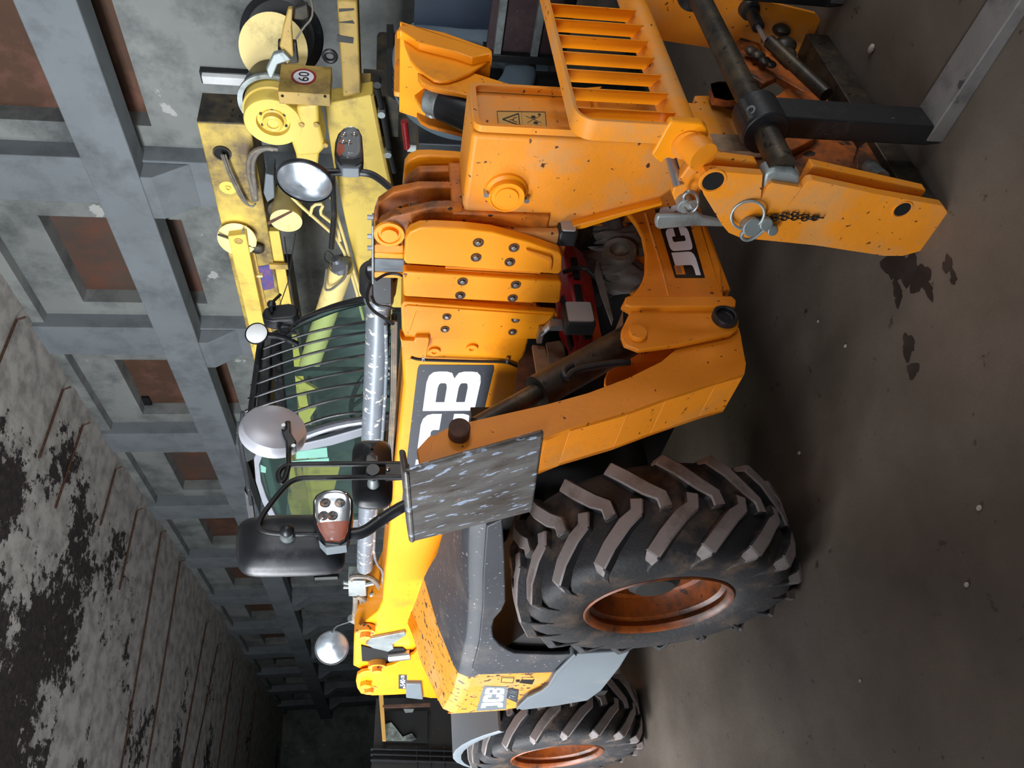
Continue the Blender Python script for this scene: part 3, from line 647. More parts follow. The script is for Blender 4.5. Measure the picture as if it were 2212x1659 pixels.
# lower flange along the head
fl = B(HB+.012, [(1155, 514), (1165, 511), (1192, 499), (1240, 481), (1345, 453), (1430, 431), (1428, 438), (1343, 462), (1290, 478), (1262, 487), (1240, 491), (1195, 506), (1170, 520)])
slab(fl, HB-.02, HB+.03, 'head_flange', 'orange', head, bevel=.004)
(ca, cz), = B(HB, [(1093, 413)])
g = G(); g.lathe((ca, HB-.01, cz), (0, 1, 0), [(0, .085), (.02, .08), (.028, .068), (.05, .066), (.05, .062), (.046, .058), (.046, .045), (.052, .043), (.052, 0)], 40); part(g, 'pivot_boss', 'orange', head)
for dx, dz in ((.0, .085), (-.02, -.088)):
    g = G(); g.cyl((ca+dx+.0, HB, cz+dz*.9), (ca+dx, HB+.03, cz+dz*.9), .011, 6); part(g, 'bolt', 'steel', head)
# warning decal on the face
wl = [(fa+.0075, b, z) for b, z in A(fa+.0075, [(1181, 276), (1178, 242), (1073, 240), (1077, 276)])]
mw = quad_map(*wl, (0, 0, 0)); mw2 = quad_map(*[(c[0]+.001, c[1], c[2]) for c in wl], (0, 0, 0))
g = G(); g.add([mw(0, 0), mw(1, 0), mw(1, 1), mw(0, 1)], [(0, 1, 2, 3)]); part(g, 'warning_decal', 'decal_ochre', head, smooth=0)
g = G()
def stroke(g, a, b, w_, mf):
    dx, dy = b[0]-a[0], (b[1]-a[1])*3.1; l = math.hypot(dx, dy); nx, ny = -dy/l*w_, dx/l*w_/3.1
    g.add([mf(a[0]+nx, a[1]+ny), mf(b[0]+nx, b[1]+ny), mf(b[0]-nx, b[1]-ny), mf(a[0]-nx, a[1]-ny)], [(0, 1, 2, 3)])
def poly(g, P_, w_, mf, closed=True):
    for i in range(len(P_) if closed else len(P_)-1): stroke(g, P_[i], P_[(i+1) % len(P_)], w_, mf)
poly(g, [(.01, .005), (.99, .005), (.99, .995), (.01, .995)], .02, mw2); stroke(g, (.04, .5), (.96, .5), .008, mw2)
poly(g, [(.14, .56), (.86, .56), (.5, .9)], .035, mw2)
poly(g, [(.34, .6), (.42, .7), (.6, .66), (.62, .6)], .018, mw2, False); stroke(g, (.45, .76), (.52, .66), .018, mw2)
stroke(g, (.3, .1), (.72, .42), .012, mw2); stroke(g, (.72, .12), (.3, .4), .012, mw2)
for cx, cy in ((.3, .22), (.66, .26)):
    P_ = circ((cx, cy), .09, 14, .05); g.add([mw2(*p) for p in P_], [tuple(range(14))])
poly(g, [(.12, .1), (.12, .2), (.24, .2)], .012, mw2, False); P_ = circ((.82, .13), .07, 12, .03); g.add([mw2(*p) for p in P_], [tuple(range(12))])
part(g, 'warning_symbols', 'decal_black', head, smooth=0)
# engine pod on the machine's right: orange hood behind, grey fender in front --------------
ridge = [(-1.80, 1.51), (-1.42, 1.47), (-1.10, 1.462), (-.9, 1.46), (-.49, 1.46), (-.01, 1.487), (.3, 1.515), (.52, 1.53), (.76, 1.545)]
inner = [(-1.86, 1.735), (-1.47, 1.685), (-1.15, 1.65), (-.95, 1.63), (-.6, 1.60), (-.1, 1.59), (.25, 1.575), (.5, 1.565), (.76, 1.56)]
def pod_surface(ids, bi):
    L = []
    for i in ids:
        (a, zr), (ai, zi) = ridge[i], inner[i]; b0 = bi[i]
        out = [(ai, b0, zi), (ai*.5+a*.5, b0+(1.1-b0)*.5, zi*.55+zr*.45+.012), (a, 1.03, zr+.035), (a, 1.075, zr+.012), (a, 1.10, zr-.04), (a, 1.105, zr-.1)]
        inn = [(p, q-.012, z-.018) for p, q, z in out[::-1]]
        L.append(out+inn)
    return L
bi = [.47, .47, .47, .50, .58, .68, .72, .74, .75]
g = G(); g.loft(pod_surface([0, 1, 2], bi))
side = B(1.105, [(1034, 1457), (1199, 1452), (1181, 1481), (1169, 1490), (1138, 1506), (1114, 1530), (1040, 1541), (965, 1551), (950, 1548)])
side = [(max(p, -1.81), z) for p, z in side[:-1]]+[(-1.80, 1.45), (-1.42, 1.41), (-1.12, 1.40)]
g.prism('q', side, 1.09, 1.105)
rear = [(.47, 1.735), (.75, 1.63), (1.05, 1.53), (1.1, 1.45), (1.1, 1.1), (.5, 1.0)]
g.prism('p', rear, -1.83, -1.81)
hood = part(g, 'engine_hood', 'orange_hood', bevel=.004, smooth=50)
for k in range(6):
    t = k*.035; g = G()
    P_ = [(-1.80+t, 1.02-.5*t, 1.555-.02*k*.2), (-1.82+t, .78, 1.628), (-1.84+t, .50, 1.732)]
    P_ = [(-1.83+t+.0, .49, 1.735-.1*t), (-1.815+t, .76, 1.632-.1*t), (-1.80+t, 1.02, 1.548-.1*t)]
    g.tube(P_, .0045, 6, 1); part(g, 'louvre', 'orange', hood)
# decals on the hood side
c_ = B(1.107, [(1041-1, 1535), (1100, 1531-0), (1100, 1480), (1041, 1480)])
d = B(1.107, [(1095-2, 1532), (1096, 1484), (1045, 1482), (1020, 1536)])
mH = logo('hood_decal', [d[0], (d[1][0], d[1][1]), d[2], (d[0][0]-.0, d[2][1])], hood, 'panel_grey', 'white', 1.106, box=(.12, .12, .95, .88))
d = B(1.107, [(1117, 1518), (1121, 1490), (1098, 1486), (1094, 1508)])
mS = quad_map(*[(p, 1.1075, z) for p, z in d], (0, 0, 0)); mS2 = quad_map(*[(p, 1.109, z) for p, z in d], (0, 0, 0))
g = G(); g.add([mS(0, 0), mS(1, 0), mS(1, 1), mS(0, 1)], [(0, 1, 2, 3)]); part(g, 'small_decal', 'decal_dark', hood, smooth=0)
g = G(); text_to(g, 'T4 IV', (.1, .18, .9, .82), mS2, .01); part(g, 'small_decal_letters', 'panel_grey', hood, smooth=0)
d = B(1.107, [(1155, 1480), (1160, 1464), (1080, 1462), (1078, 1474)])
mW = quad_map(*[(p, 1.1075, z) for p, z in d], (0, 0, 0)); mW2 = quad_map(*[(p, 1.109, z) for p, z in d], (0, 0, 0))
g = G(); g.add([mW(0, .05), mW(1, .1), mW(1, .35), mW(.5, .40), mW(.0, .42)], [(0, 1, 2, 3, 4)]); g.add([mW(0, .55), mW(1, .6), mW(1, 1), mW(0, 1)], [(0, 1, 2, 3)]); part(g, 'warning_sticker', 'decal_ochre', hood, smooth=0)
g = G(); g.add([mW2(.1, .08), mW2(.75, .05), mW2(.7, .4), mW2(.2, .45)], [(0, 1, 2, 3)]); g.add([mW2(.3, .45), mW2(.6, .45), mW2(.6, .55), mW2(.3, .55)], [(0, 1, 2, 3)]); poly(g, [(.1, .62), (.9, .62), (.9, .95), (.1, .95)], .03, mW2); part(g, 'warning_print', 'decal_black', hood, smooth=0)
g = G(); g.loft(pod_surface([2, 3, 4, 5, 6, 7, 8], bi))
low = B(1.12, [(1085, 1122), (1090, 1200), (1092, 1300), (1084, 1318), (1068, 1336), (1062, 1355), (1066, 1378), (1080, 1394), (1098, 1405), (1112, 1411), (1130, 1412), (1190, 1414), (1245, 1412), (1199, 1452), (1036, 1457)])
sk = [(p, z-.05) for p, z in ridge[2:][::-1]]
g.prism('q', sk[:-1]+low[-1:]+low[::-1][1:], 1.10, 1.122)
fender = part(g, 'front_fender', 'fender', bevel=.006, smooth=50)
fender['label'] = 'grey speckled plastic fender over the near front wheel'
g = G(); P_ = pod_surface([8], bi)[0]; g.prism('p', [(p[1], p[2]) for p in P_[:6]]+[(1.11, 1.45), (.76, 1.50)], .745, .762); part(g, 'fender_front_edge', 'fender', fender)
pl = B(1.13, [(1199, 1452), (1212, 1440), (1236, 1412), (1362, 1404), (1340, 1440), (1300, 1490), (1270, 1512), (1200, 1524), (1127, 1533), (1115, 1529), (1138, 1506), (1169, 1492), (1183, 1481)])
g = G(); g.prism('q', pl, 1.08, 1.135); part(g, 'lower_side_panel', 'panel_grey', bevel=.012, seg=3)
rd = B(1.137, [(1199, 1452), (1240, 1411), (1246, 1414), (1203, 1459), (1190, 1480), (1173, 1495), (1142, 1511), (1118, 1531), (1115, 1529), (1138, 1506), (1169, 1491), (1184, 1479)])
g = G(); g.prism('q', rd, 1.13, 1.145); part(g, 'panel_ridge', 'panel_grey', bevel=.004)
g = G(); g.prism('q', [(-1.78, .62), (-.5, .62), (-.48, 1.15), (-1.15, 1.40), (-1.78, 1.42)], .5, 1.07); g.box((-.5, .45, 1.35), (.6, .62, 1.5)); part(g, 'engine_bay', 'dark')
# inner wheel-arch liner and rear fender
g = G(); L = []
for t in range(-50, 91, 10):
    r = math.radians(t); L.append([(-2.66+.76*math.sin(-r), b, .65+rr*math.cos(r)) for b, rr in ((.74, .76), (1.16, .76), (1.17, .73), (1.17, .70), (1.16, .735), (.74, .735))])
g.loft(L); part(g, 'rear_fender', 'panel_grey', bevel=.004)
g = G(); L = []
for t in range(-50, 91, 10):
    r = math.radians(t); L.append([(-2.66+.76*math.sin(-r), b, .65+.76*math.cos(r)) for b in (-.74, -1.16)]+[(-2.66+.73*math.sin(-r), b, .65+.73*math.cos(r)) for b in (-1.16, -.74)])
g.loft(L); part(g, 'rear_fender', 'panel_grey')
g = G(); g.box((-.3, -1.12, 1.35), (.6, -.72, 1.40)); g.box((.55, -1.12, 1.0), (.6, -.72, 1.40)); part(g, 'front_fender', 'fender', bevel=.02)

# stabilisers -------------------------------------------------------------------------
AF = 1.36
arm_px = [(905, 1008), (915.6, 991), (930, 973), (932.6, 955), (947, 934.8), (979, 919), (1069, 898.6), (1180, 873.8), (1270, 849), (1356, 817), (1428.6, 781), (1474, 742.7), (1519, 733.6), (1587, 715), (1596, 706.5), (1600.5, 724.6), (1607, 763), (1611.7, 785.6), (1608.3, 808), (1550, 824), (1440, 860), (1356, 890), (1232, 925), (1180, 945), (1100, 972), (1000, 1000)]
arm = A(AF, arm_px)
for sg in (1, -1):
    P_ = [(sg*b, z) for b, z in arm]
    g = G(); g.prism('p', P_, AF-.02, AF); 
    g.prism('p', P_, 1.13, 1.15)
    if sg < 0:
        P_ = A(AF, [(903, 160), (903, 168), (911, 180), (930, 190), (1018, 212), (1110, 290), (1300, 400), (1450, 470), (1500, 420), (1420, 330), (1240, 245), (1154, 202), (1019, 160), (990, 168), (960, 176), (935, 174)])
        g = G(); g.prism('p', P_, AF-.02, AF); g.prism('p', P_, 1.14, 1.16)
    lo_ = P_[16:26] if sg > 0 else P_[10:13]
    for (b0, z0), (b1, z1) in zip(lo_[:-1], lo_[1:]):      # outer side web
        g.add([(AF, b0, z0), (AF, b1, z1), (1.13, b1, z1), (1.13, b0, z0), (AF-.01, b0-sg*.02, z0-.0), (AF-.01, b1-sg*.02, z1), (1.13, b1-sg*.02, z1), (1.13, b0-sg*.02, z0)],
              [(0, 1, 2, 3), (4, 7, 6, 5), (0, 4, 5, 1), (1, 5, 6, 2), (2, 6, 7, 3), (3, 7, 4, 0)])
    st = part(g, 'stabiliser_arm', 'orange_deep', bevel=.005)
    # rusty foot pin
    (pb, pz), = A(AF, [(991, 939)])
    g = G(); g.cyl((1.0, sg*pb, pz), (AF+.045, sg*pb, pz), .034, 24); part(g, 'foot_pin', 'rust' if sg > 0 else 'zinc', st, bevel=.004)
    # bracket on the chassis with two pins
    br = A(1.39, [(1342, 662), (1349, 648), (1356, 645), (1578, 645), (1588, 655), (1586, 668), (1597, 690), (1595, 708), (1579, 721), (1466, 745), (1380, 756), (1349, 744), (1342, 726), (1343, 712), (1356, 684), (1361, 673)])
    g = G(); g.prism('p', [(sg*b, z) for b, z in br], 1.37, 1.39); g.prism('p', [(sg*b, z) for b, z in br], 1.10, 1.12)
    fl_ = A(1.40, [(1349, 648), (1356, 645), (1578, 645), (1588, 655), (1586, 668), (1570, 668), (1362, 668), (1346, 664)])
    g.prism('p', [(sg*b, z) for b, z in fl_], 1.38, 1.415)
    bk = part(g, 'stabiliser_bracket', 'orange_deep', bevel=.005)
    for (xy, r, mt_, kind) in (((1564, 689), .048, 'black', 'pivot_pin'), ((1376, 723), .034, 'orange_deep', 'cylinder_pin')):
        (b, z), = A(1.39, [xy]); g = G()
        if kind == 'pivot_pin': g.lathe((1.385, sg*b, z), (1, 0, 0), [(0, r), (.03, r), (.03, r*.72), (.01, r*.68), (.01, 0)], 32)
        else: g.cyl((1.38, sg*b, z), (1.41, sg*b, z), r, 28)
        part(g, kind, mt_, bk, bevel=.003)
    # hydraulic ram between bracket and foot end
    (b0, z0), (b1, z1) = A(1.25, [(1376, 723), (1030, 918)])
    g = G(); g.cyl((1.24, sg*b0, z0), (1.24, sg*(b0*.35+b1*.65), z0*.35+z1*.65), .062, 28); g.cyl((1.24, sg*(b0*.35+b1*.65), z0*.35+z1*.65), (1.24, sg*b1, z1), .035, 20)
    ram = part(g, 'stabiliser_ram', 'oily', st)
    g = G(); P_ = A(1.3, [(1236, 788), (1215, 800), (1222, 820), (1238, 800), (1290, 790), (1320, 785), (1360, 782)])
    g.tube([(1.30, sg*b, z) for b, z in P_], .014, 10, 2); part(g, 'ram_hose', 'black_hose', ram)
# feet
def hexplate(g, c4, n, th):
    c = [np.array(k, float) for k in c4]; n = np.array(n, float)*th
    g.add([tuple(k) for k in c]+[tuple(k+n) for k in c], [(0, 1, 2, 3), (4, 7, 6, 5), (0, 4, 5, 1), (1, 5, 6, 2), (2, 6, 7, 3), (3, 7, 4, 0)])
g = G()
tf, tb, bf, bb = (1.402, 1.274, 1.815), (.885, 1.242, 1.786), (1.402, 1.137, 1.377), (.87, 1.125, 1.336)
hexplate(g, [tf, tb, bb, bf], (0, -1, 0), .022)
hexplate(g, [tf, tb, (tb[0], tb[1]-.09, tb[2]+.012), (tf[0], tf[1]-.09, tf[2]+.012)], (0, .1, -1), .02)
ft = part(g, 'stabiliser_foot', 'steel_worn', bpy.data.objects['stabiliser_arm'], bevel=.018, seg=3); ft['label'] = 'scraped bare steel sole'
g = G()
for a_ in (1.12, 1.325):
    g.prism('p', [(1.21, 1.76), (1.10, 1.42), (1.06, 1.45), (1.06, 1.6), (1.09, 1.73), (1.14, 1.77)], a_-.02, a_)
part(g, 'foot_gusset', 'orange_deep', ft, bevel=.004)
# far foot: open tray seen from inside
farst = bpy.data.objects['stabiliser_arm.001']
gus = A(1.40, [(868, 65), (874, 95), (886, 127), (897, 142), (910, 154), (937, 172), (950, 175), (969, 174), (992, 167), (1014, 158), (1040, 142), (1063, 127), (1063, 110), (1055, 103), (1000, 85), (930, 68), (875, 56)])
g = G(); g.prism('p', gus, 1.385, 1.40)
rim_ = A(1.44, [(858, 68), (862, 58), (870, 54), (900, 57), (960, 70), (1056, 104), (1063, 112), (1063, 127), (1058, 116), (1020, 124), (985, 112), (905, 92), (880, 75), (866, 66)])
g.prism('p', rim_, 1.40, 1.44)
rg = A(.98, [(853, 75), (857, 64), (866, 64), (885, 110), (905, 150), (902, 168), (897, 180), (892, 205), (884, 203), (858, 199), (851, 197)])
g.prism('p', rg, .95, .98)
(b0, z0), (b1, z1) = A(1.42, [(864, 56), (1062, 118)])
hexplate(g, [(1.44, b0-.01, z0), (.95, b0-.01, z0), (.95, b1-.0, z1), (1.44, b1-.0, z1)], (0, 1, 0), .018)
o_ = part(g, 'stabiliser_foot', 'orange', farst, bevel=.004); o_['label'] = 'orange tray foot seen from its open inner side'
(b0, z0), = A(.985, [(869, 137)]); g = G(); g.lathe((.98, b0, z0), (1, 0, 0), [(0, .04), (.012, .038), (.012, .012), (.002, .01), (.002, 0)], 24); part(g, 'foot_lug', 'orange_deep', o_)
arm2 = A(1.37, [(902, 160), (903, 168), (911, 180), (930, 190), (1018, 212), (1110, 240), (1230, 260), (1300, 190), (1154, 202), (1019, 160), (990, 168), (960, 176), (935, 174)])
g = G(); g.prism('p', arm2, 1.36, 1.38)
lo2 = A(1.16, [(895, 205), (904, 222), (916, 236), (960, 249), (1006, 266), (1030, 262), (1020, 215), (915, 190)])
g.prism('p', lo2, 1.14, 1.16); part(g, 'arm_cheek', 'orange', farst, bevel=.004)
(b0, z0), (b1, z1), (b2, z2) = A(1.27, [(925, 210), (955, 222), (1012, 238)])
g = G(); g.cyl((1.27, b0, z0), (1.27, b1, z1), .075, 28); o_ = part(g, 'ram_eye', 'zinc', farst, bevel=.01)
g = G(); g.cyl((1.27, b1, z1), (1.27, b1*.2+b2*.8-.0+.25, z2-.28), .082, 32); part(g, 'ram_barrel', 'black', farst, bevel=.01)

# front cross member with its logo --------------------------------------------------------
cr = A(1.38, [(1358, 646), (1376, 626), (1388, 606), (1394, 585), (1395, 545), (1387, 505), (1375, 482), (1362, 465), (1340, 440), (1310, 428), (1440, 400), (1480, 420), (1505, 455), (1525, 490), (1543, 536), (1557, 572), (1561, 615), (1563, 640), (1575, 650)])
full = [p for p in cr if p[0] > 0]
inn_, out_ = cr[:9], cr[11:]
g = G(); g.prism('p', inn_+[(-b, z) for b, z in inn_[::-1] if b > 0]+[(-b, z) for b, z in out_[::-1]]+out_, 1.355, 1.38)
g.box((1.10, -.5, .55), (1.13, .5, .85)); g.box((.7, -.45, .55), (1.36, .45, .58))
cm = part(g, 'front_cross_member', 'orange_deep', bevel=.006)
g = G(); P_ = A(1.385, [(1395, 460), (1412, 520), (1430, 580), (1445, 640)])
g.tube([(1.381, b, z) for b, z in P_], .006, 6, 1); part(g, 'weld_seam', 'orange_worn', cm)
d = A(1.3815, [(1523, 600), (1478, 440), (1414, 452), (1458, 600)])
cc = [(1.3815, b, z) for b, z in d]; m0 = quad_map(*cc, (0, 0, 0)); m1 = quad_map(*cc, (.0012, 0, 0))
g = G(); g.add([m0(0, 0), m0(1, 0), m0(1, 1), m0(0, 1)], [(0, 1, 2, 3)]); part(g, 'cross_member_decal', 'decal_black', cm, smooth=0)
g = G()
J_, C_, Bb = logo_letters()
def sx(l, k0, k1, x0, x1): return [(x0+(x-k0)/(k1-k0)*(x1-x0), .12+.76*y) for x, y in l]
flat_shape(g, [sx(J_[0], 0, .27, .03, .34)], m1); flat_shape(g, [sx(C_[0], .305, .675, .36, .68)], m1); flat_shape(g, [sx(k, .7, 1., .71, 1.0) for k in Bb], m1)
part(g, 'cross_member_letters', 'white', cm, smooth=0)
g = G(); g.add([m1(.04, .62), m1(.16, .62), m1(.16, .92), m1(.04, .92)], [(0, 1, 2, 3)]); part(g, 'decal_corner', 'orange_deep', cm, smooth=0)

# red perforated guard in front of the frame ------------------------------------------------
RA = .86
rp = A(RA, [(1196, 540), (1215, 520), (1262, 524), (1283, 568), (1292, 640), (1306, 700), (1312, 730), (1260, 790), (1238, 792), (1218, 740), (1200, 640)])
gg = G()
L = []
for xl, xm, xr, y, ao in ((1206, 1225, 1262, 528, 0), (1200, 1235, 1280, 570, 0), (1208, 1250, 1292, 640, 0), (1215, 1262, 1303, 700, 0), (1234, 1268, 1312, 732, 0), (1238, 1252, 1262, 789, 0)):
    (b0, z0), (b1, z1), (b2, z2) = A(RA, [(xl, y), (xm, y), (xr, y)])
    L.append([(RA-.06, b0, z0), (RA, b1, z1+.03), (RA, b1, z1-.03), (RA-.05, b2, z2), (RA-.08, b2, z2), (RA-.03, b1, z1), (RA-.09, b0, z0)])
gg.loft(L); rg_ = part(gg, 'front_guard', 'red', bevel=.006)
for pts in ([(1232, 556), (1246, 556), (1253, 602), (1240, 600)], [(1240, 614), (1255, 614), (1264, 668), (1250, 668)], [(1262, 716), (1276, 712), (1279, 730), (1264, 730)], [(1225, 716), (1234, 716), (1241, 744), (1234, 750)], [(1212, 640), (1218, 636), (1228, 664), (1222, 676)]):
    g = G(); P_ = A(RA+.012, pts); g.prism('p', P_, RA-.02, RA+.012); part(g, 'guard_slot', 'hole', rg_, smooth=0)
g = G(); P_ = A(RA+.03, [(1218, 588), (1238, 580), (1262, 578), (1278, 592), (1290, 604)]); g.tube([(RA+.03, b, z) for b, z in P_], .011, 8, 1); part(g, 'guard_cable', 'black_hose', rg_)
# dirty boards and liners seen beneath the boom
for pts, a_, mt_ in (([(1150, 745), (1176, 748), (1196, 820), (1186, 860), (1170, 870)], .80, 'cardboard'), ([(1315, 745), (1338, 690), (1346, 668), (1346, 700), (1318, 770)], 1.1, 'cardboard'), ([(1120, 780), (1150, 745), (1170, 870), (1105, 900)], .70, 'rust'), ([(1180, 740), (1216, 735), (1228, 800), (1196, 830)], .76, 'cardboard')):
    g = G(); g.prism('p', A(a_, pts), a_-.02, a_); part(g, 'liner_board', mt_, smooth=0)
# stuffed cloth in the frame opening
g = G(); rnd = random.Random(3)
def rag(c, r, sq, seed):
    g = G(); rnd = random.Random(seed); n = 28; L = []; ph = [rnd.uniform(0, 6.3) for _ in range(8)]
    for i in range(1, n):
        t = math.pi*i/n; ring = []
        for j in range(n*2):
            k = math.pi*j/n
            f = 1+.16*math.sin(3*k+ph[0]+2*t)+.12*math.sin(5*t+ph[1]+k)+.09*math.sin(7*k+ph[2]-3*t)+.06*math.sin(11*k+ph[3]+5*t)
            ring.append((c[0]+sq[0]*r*f*math.sin(t)*math.cos(k), c[1]+sq[1]*r*f*math.sin(t)*math.sin(k), c[2]+sq[2]*r*f*math.cos(t)))
        L.append(ring)
    return g.loft(L)
bundle = thing('cloth_bundle', 'dirty grey cloth bundle stuffed behind the orange front cross member, beside the red guard', 'cloth', MACH, (1.1, .1, .6))
for i, (px, r, sq, sd) in enumerate((((1365, 530), .12, (.6, .6, 1.2), 1), ((1325, 500), .10, (.6, 1.1, .8), 2), ((1355, 600), .11, (.5, .8, 1.), 4), ((1375, 500), .09, (.6, .7, 1.), 5))):
    (b, z), = A(1.12, [px]); part(rag((1.12, b, z), r, sq, sd), 'cloth_fold', 'cloth', bundle, smooth=60)
(b, z), = A(1.14, [(1335, 560)]); part(G().lathe((1.17, b, z), (1, 0, .2), [(0, .075), (.03, .07), (.03, .045), (0, .03), (-.01, 0)], 24), 'coil', 'hose', bundle)
# hanging strap
P_ = A(1.16, [(1290, 560), (1305, 610), (1325, 690), (1322, 700), (1300, 640), (1284, 590)])
part(G().prism('p', P_, 1.15, 1.16), 'strap', 'cloth', bundle)

# work lamps under the boom ---------------------------------------------------------------
def work_lamp(x0, y0, x1, y1, b, lab=None):
    P_ = B(b, [(x0, y0), (x1, y0), (x1, y1), (x0, y1)]); a0 = min(p[0] for p in P_); a1 = max(p[0] for p in P_); z0 = min(p[1] for p in P_); z1 = max(p[1] for p in P_)
    ca = (a0+a1)/2; h = (z1-z0)
    g = G(); g.prism('p', rrect(b-h*.5, z0, b+h*.5, z1, .012), ca-.03, ca+.045); o = part(g, 'work_lamp', 'black', bevel=.008)
    g = G(); g.prism('p', rrect(b-h*.42, z0+.01, b+h*.42, z1-.01, .01), ca+.045, ca+.052); part(g, 'lamp_lens', 'lens_grey', o)
    g = G(); g.box((ca-.05, b-.02, z1-.01), (ca-.02, b+.02, z1+.05)); part(g, 'lamp_bracket', 'steel', o)
    return o
work_lamp(1222, 664, 1272, 716, .30)
work_lamp(1205, 494, 1240, 520, .16)
g = G(); (a, z), (a2, z2) = B(.27, [(1168, 720), (1200, 690)]); g.tube([(a, .27, z), (a+.03, .27, z-.02), (a2, .27, z2)], .016, 8, 1); g.box((a-.05, .255, z-.01), (a+.03, .285, z+.012)); part(g, 'lamp_arm', 'steel', boom)

# cab ----------------------------------------------------------------------------------
cab = part(G().box((-2.0, -1.18, 1.2), (-1.95, -.34, 1.7)).box((-2.0, -1.18, 1.7), (-1.95, -1.1, 2.62)).box((-2.0, -.42, 1.7), (-1.95, -.34, 2.62)).box((-1.95, -1.18, 1.2), (-.5, -.34, 1.24)), 'cab_floor_and_rear', 'dark')
g = G()   # near side door/window frame
outer_px = [(548, 990), (556, 972), (572, 962), (600, 957), (640, 962), (700, 948), (785, 924), (900, 900), (900, 1140), (785, 1140), (620, 1140), (588, 1130), (566, 1085), (552, 1040)]
inner_px = [(560, 1005), (566, 988), (580, 980), (610, 976), (660, 974), (720, 962), (785, 942), (890, 920), (890, 1122), (785, 1124), (625, 1124), (596, 1116), (576, 1075), (564, 1040)]
CB = -.33
Po = B(CB, outer_px); Pi = B(CB, inner_px)
L = [[(p, CB-.03, z) for p, z in Po], [(p, CB, z) for p, z in Po], [(p, CB, z) for p, z in Pi], [(p, CB-.03, z) for p, z in Pi]]
g.loft(L+[L[0]], False); fr_ = part(g, 'side_window_frame', 'silver', bevel=.006)
g = G(); g.prism('q', Pi, CB-.02, CB-.014); part(g, 'side_window', 'glass_side', fr_, smooth=0)
for pts in ([(640, 974), (706, 965), (708, 986), (640, 990)], [(630, 995), (710, 988), (712, 1000), (634, 1001)], [(562, 1002), (575, 1008), (574, 1020), (562, 1018)]):
    g = G(); g.prism('q', B(CB-.03, pts), CB-.03, CB-.024); part(g, 'window_sticker', 'glass_grey_film', fr_, smooth=0)
# windscreen (curved) and its pillars
NT, NB, FTc, FB = np.array((-.86, -.34, 2.50)), np.array((-.60, -.34, 1.84)), np.array((-.72, -1.12, 2.62)), np.array((-.40, -1.20, 1.84))
def ws(u, v):   # u across (0 near), v up
    p = (NB*(1-u)+FB*u)*(1-v)+(NT*(1-u)+FTc*u)*v
    p = p+np.array((.10*math.sin(math.pi*u)+.07*math.sin(math.pi*v), 0, 0)); return tuple(p)
nu, nv = 14, 12
g = G(); vs = [ws(i/nu, j/nv) for j in range(nv+1) for i in range(nu+1)]
g.add(vs, [(j*(nu+1)+i, j*(nu+1)+i+1, (j+1)*(nu+1)+i+1, (j+1)*(nu+1)+i) for j in range(nv) for i in range(nu)])
wsc = part(g, 'windscreen', 'glass', smooth=80)
def strip(fn, n, w_, name, mt_, parent): g = G(); g.tube([fn(i/n) for i in range(n+1)], w_, 10); return part(g, name, mt_, parent)
strip(lambda t: ws(0, t), 10, .028, 'pillar', 'silver', wsc)
strip(lambda t: ws(1, t), 10, .032, 'pillar', 'black', wsc)
strip(lambda t: ws(t, 1.0), 10, .035, 'header', 'black', wsc)
g = G(); vs = [tuple(np.array(ws(i/nu, .86+.14*j/3))+np.array((-.01, 0, 0))) for j in range(4) for i in range(nu+1)]
g.add(vs, [(j*(nu+1)+i, j*(nu+1)+i+1, (j+1)*(nu+1)+i+1, (j+1)*(nu+1)+i) for j in range(3) for i in range(nu)]); part(g, 'sun_band', 'black', wsc, smooth=80)
# roof, far side, interior
g = G(); g.prism('z', [(-.82, -.36), (-.68, -1.12), (-1.95, -1.14), (-1.95, -.36)], 2.62, 2.70); part(g, 'cab_roof', 'black_metal', bevel=.02)
g = G(); g.box((-1.95, -1.19, 1.2), (-.5, -1.15, 1.84)); g.box((-1.95, -1.19, 1.8), (-1.88, -1.15, 2.65)); g.box((-1.2, -1.19, 1.8), (-1.14, -1.15, 2.65)); g.box((-.9, -1.15, 1.2), (-.5, -.36, 1.75)); part(g, 'cab_far_side', 'black_metal')
g = G(); g.box((-1.5, -1.0, 1.5), (-1.0, -.5, 1.65)); g.prism('q', [(-1.55, 1.6), (-1.45, 1.6), (-1.58, 2.12), (-1.70, 2.12)], -.98, -.52); part(g, 'driver_seat', 'black', bevel=.03)
(wb, wz), = A(-.72, [(770, 850)])
g = G(); g.torus((-.78, -.66, 2.02), (.55, 0, .83), .17, .016, 36, 10); g.cyl((-.78, -.66, 2.02), (-.55, -.66, 1.7), .03, 12); g.tube([(-.78+.14, -.66, 1.93), (-.78, -.66, 2.0), (-.9, -.66, 2.1)], .014, 8); part(g, 'steering_wheel', 'black')
# guard bars over the windscreen
ends = [((566, 754), (788, 696)), ((561, 777), (788, 718)), ((548, 806), (788, 740)), ((542, 833), (788, 767)), ((536, 862), (788, 798)), ((530, 888), (788, 826)), ((600, 905), (788, 853)), ((640, 925), (788, 890))]
gb = part(G().tube([(-.50, -.93, 2.665), (-.50, -.30, 2.665)], .022, 10), 'roof_guard', 'black_metal')
for i, ((x0, y0), (x1, y1)) in enumerate(ends):
    (b0, z0), (b1, z1) = A(-.45, [(x0, y0), (x1, y1)])
    P_ = []
    for k in range(13):
        t = k/12; aa = -.50+.13*math.sin(math.pi*.62*t)
        (b_, z_), = A(aa, [(x0+(x1-x0)*t, y0+(y1-y0)*t-8*math.sin(math.pi*t))]); P_.append((aa, b_, z_))
    P_.append((-.40, P_[-1][1], P_[-1][2]-.2))
    part(G().tube(P_, .0085, 8), 'guard_bar', 'black_metal', gb)
part(G().tube([(-.42, b, z) for b, z in A(-.42, [(612, 728), (640, 692), (700, 671), (790, 652)])], .008, 8, 1), 'guard_bar', 'black_metal', gb)
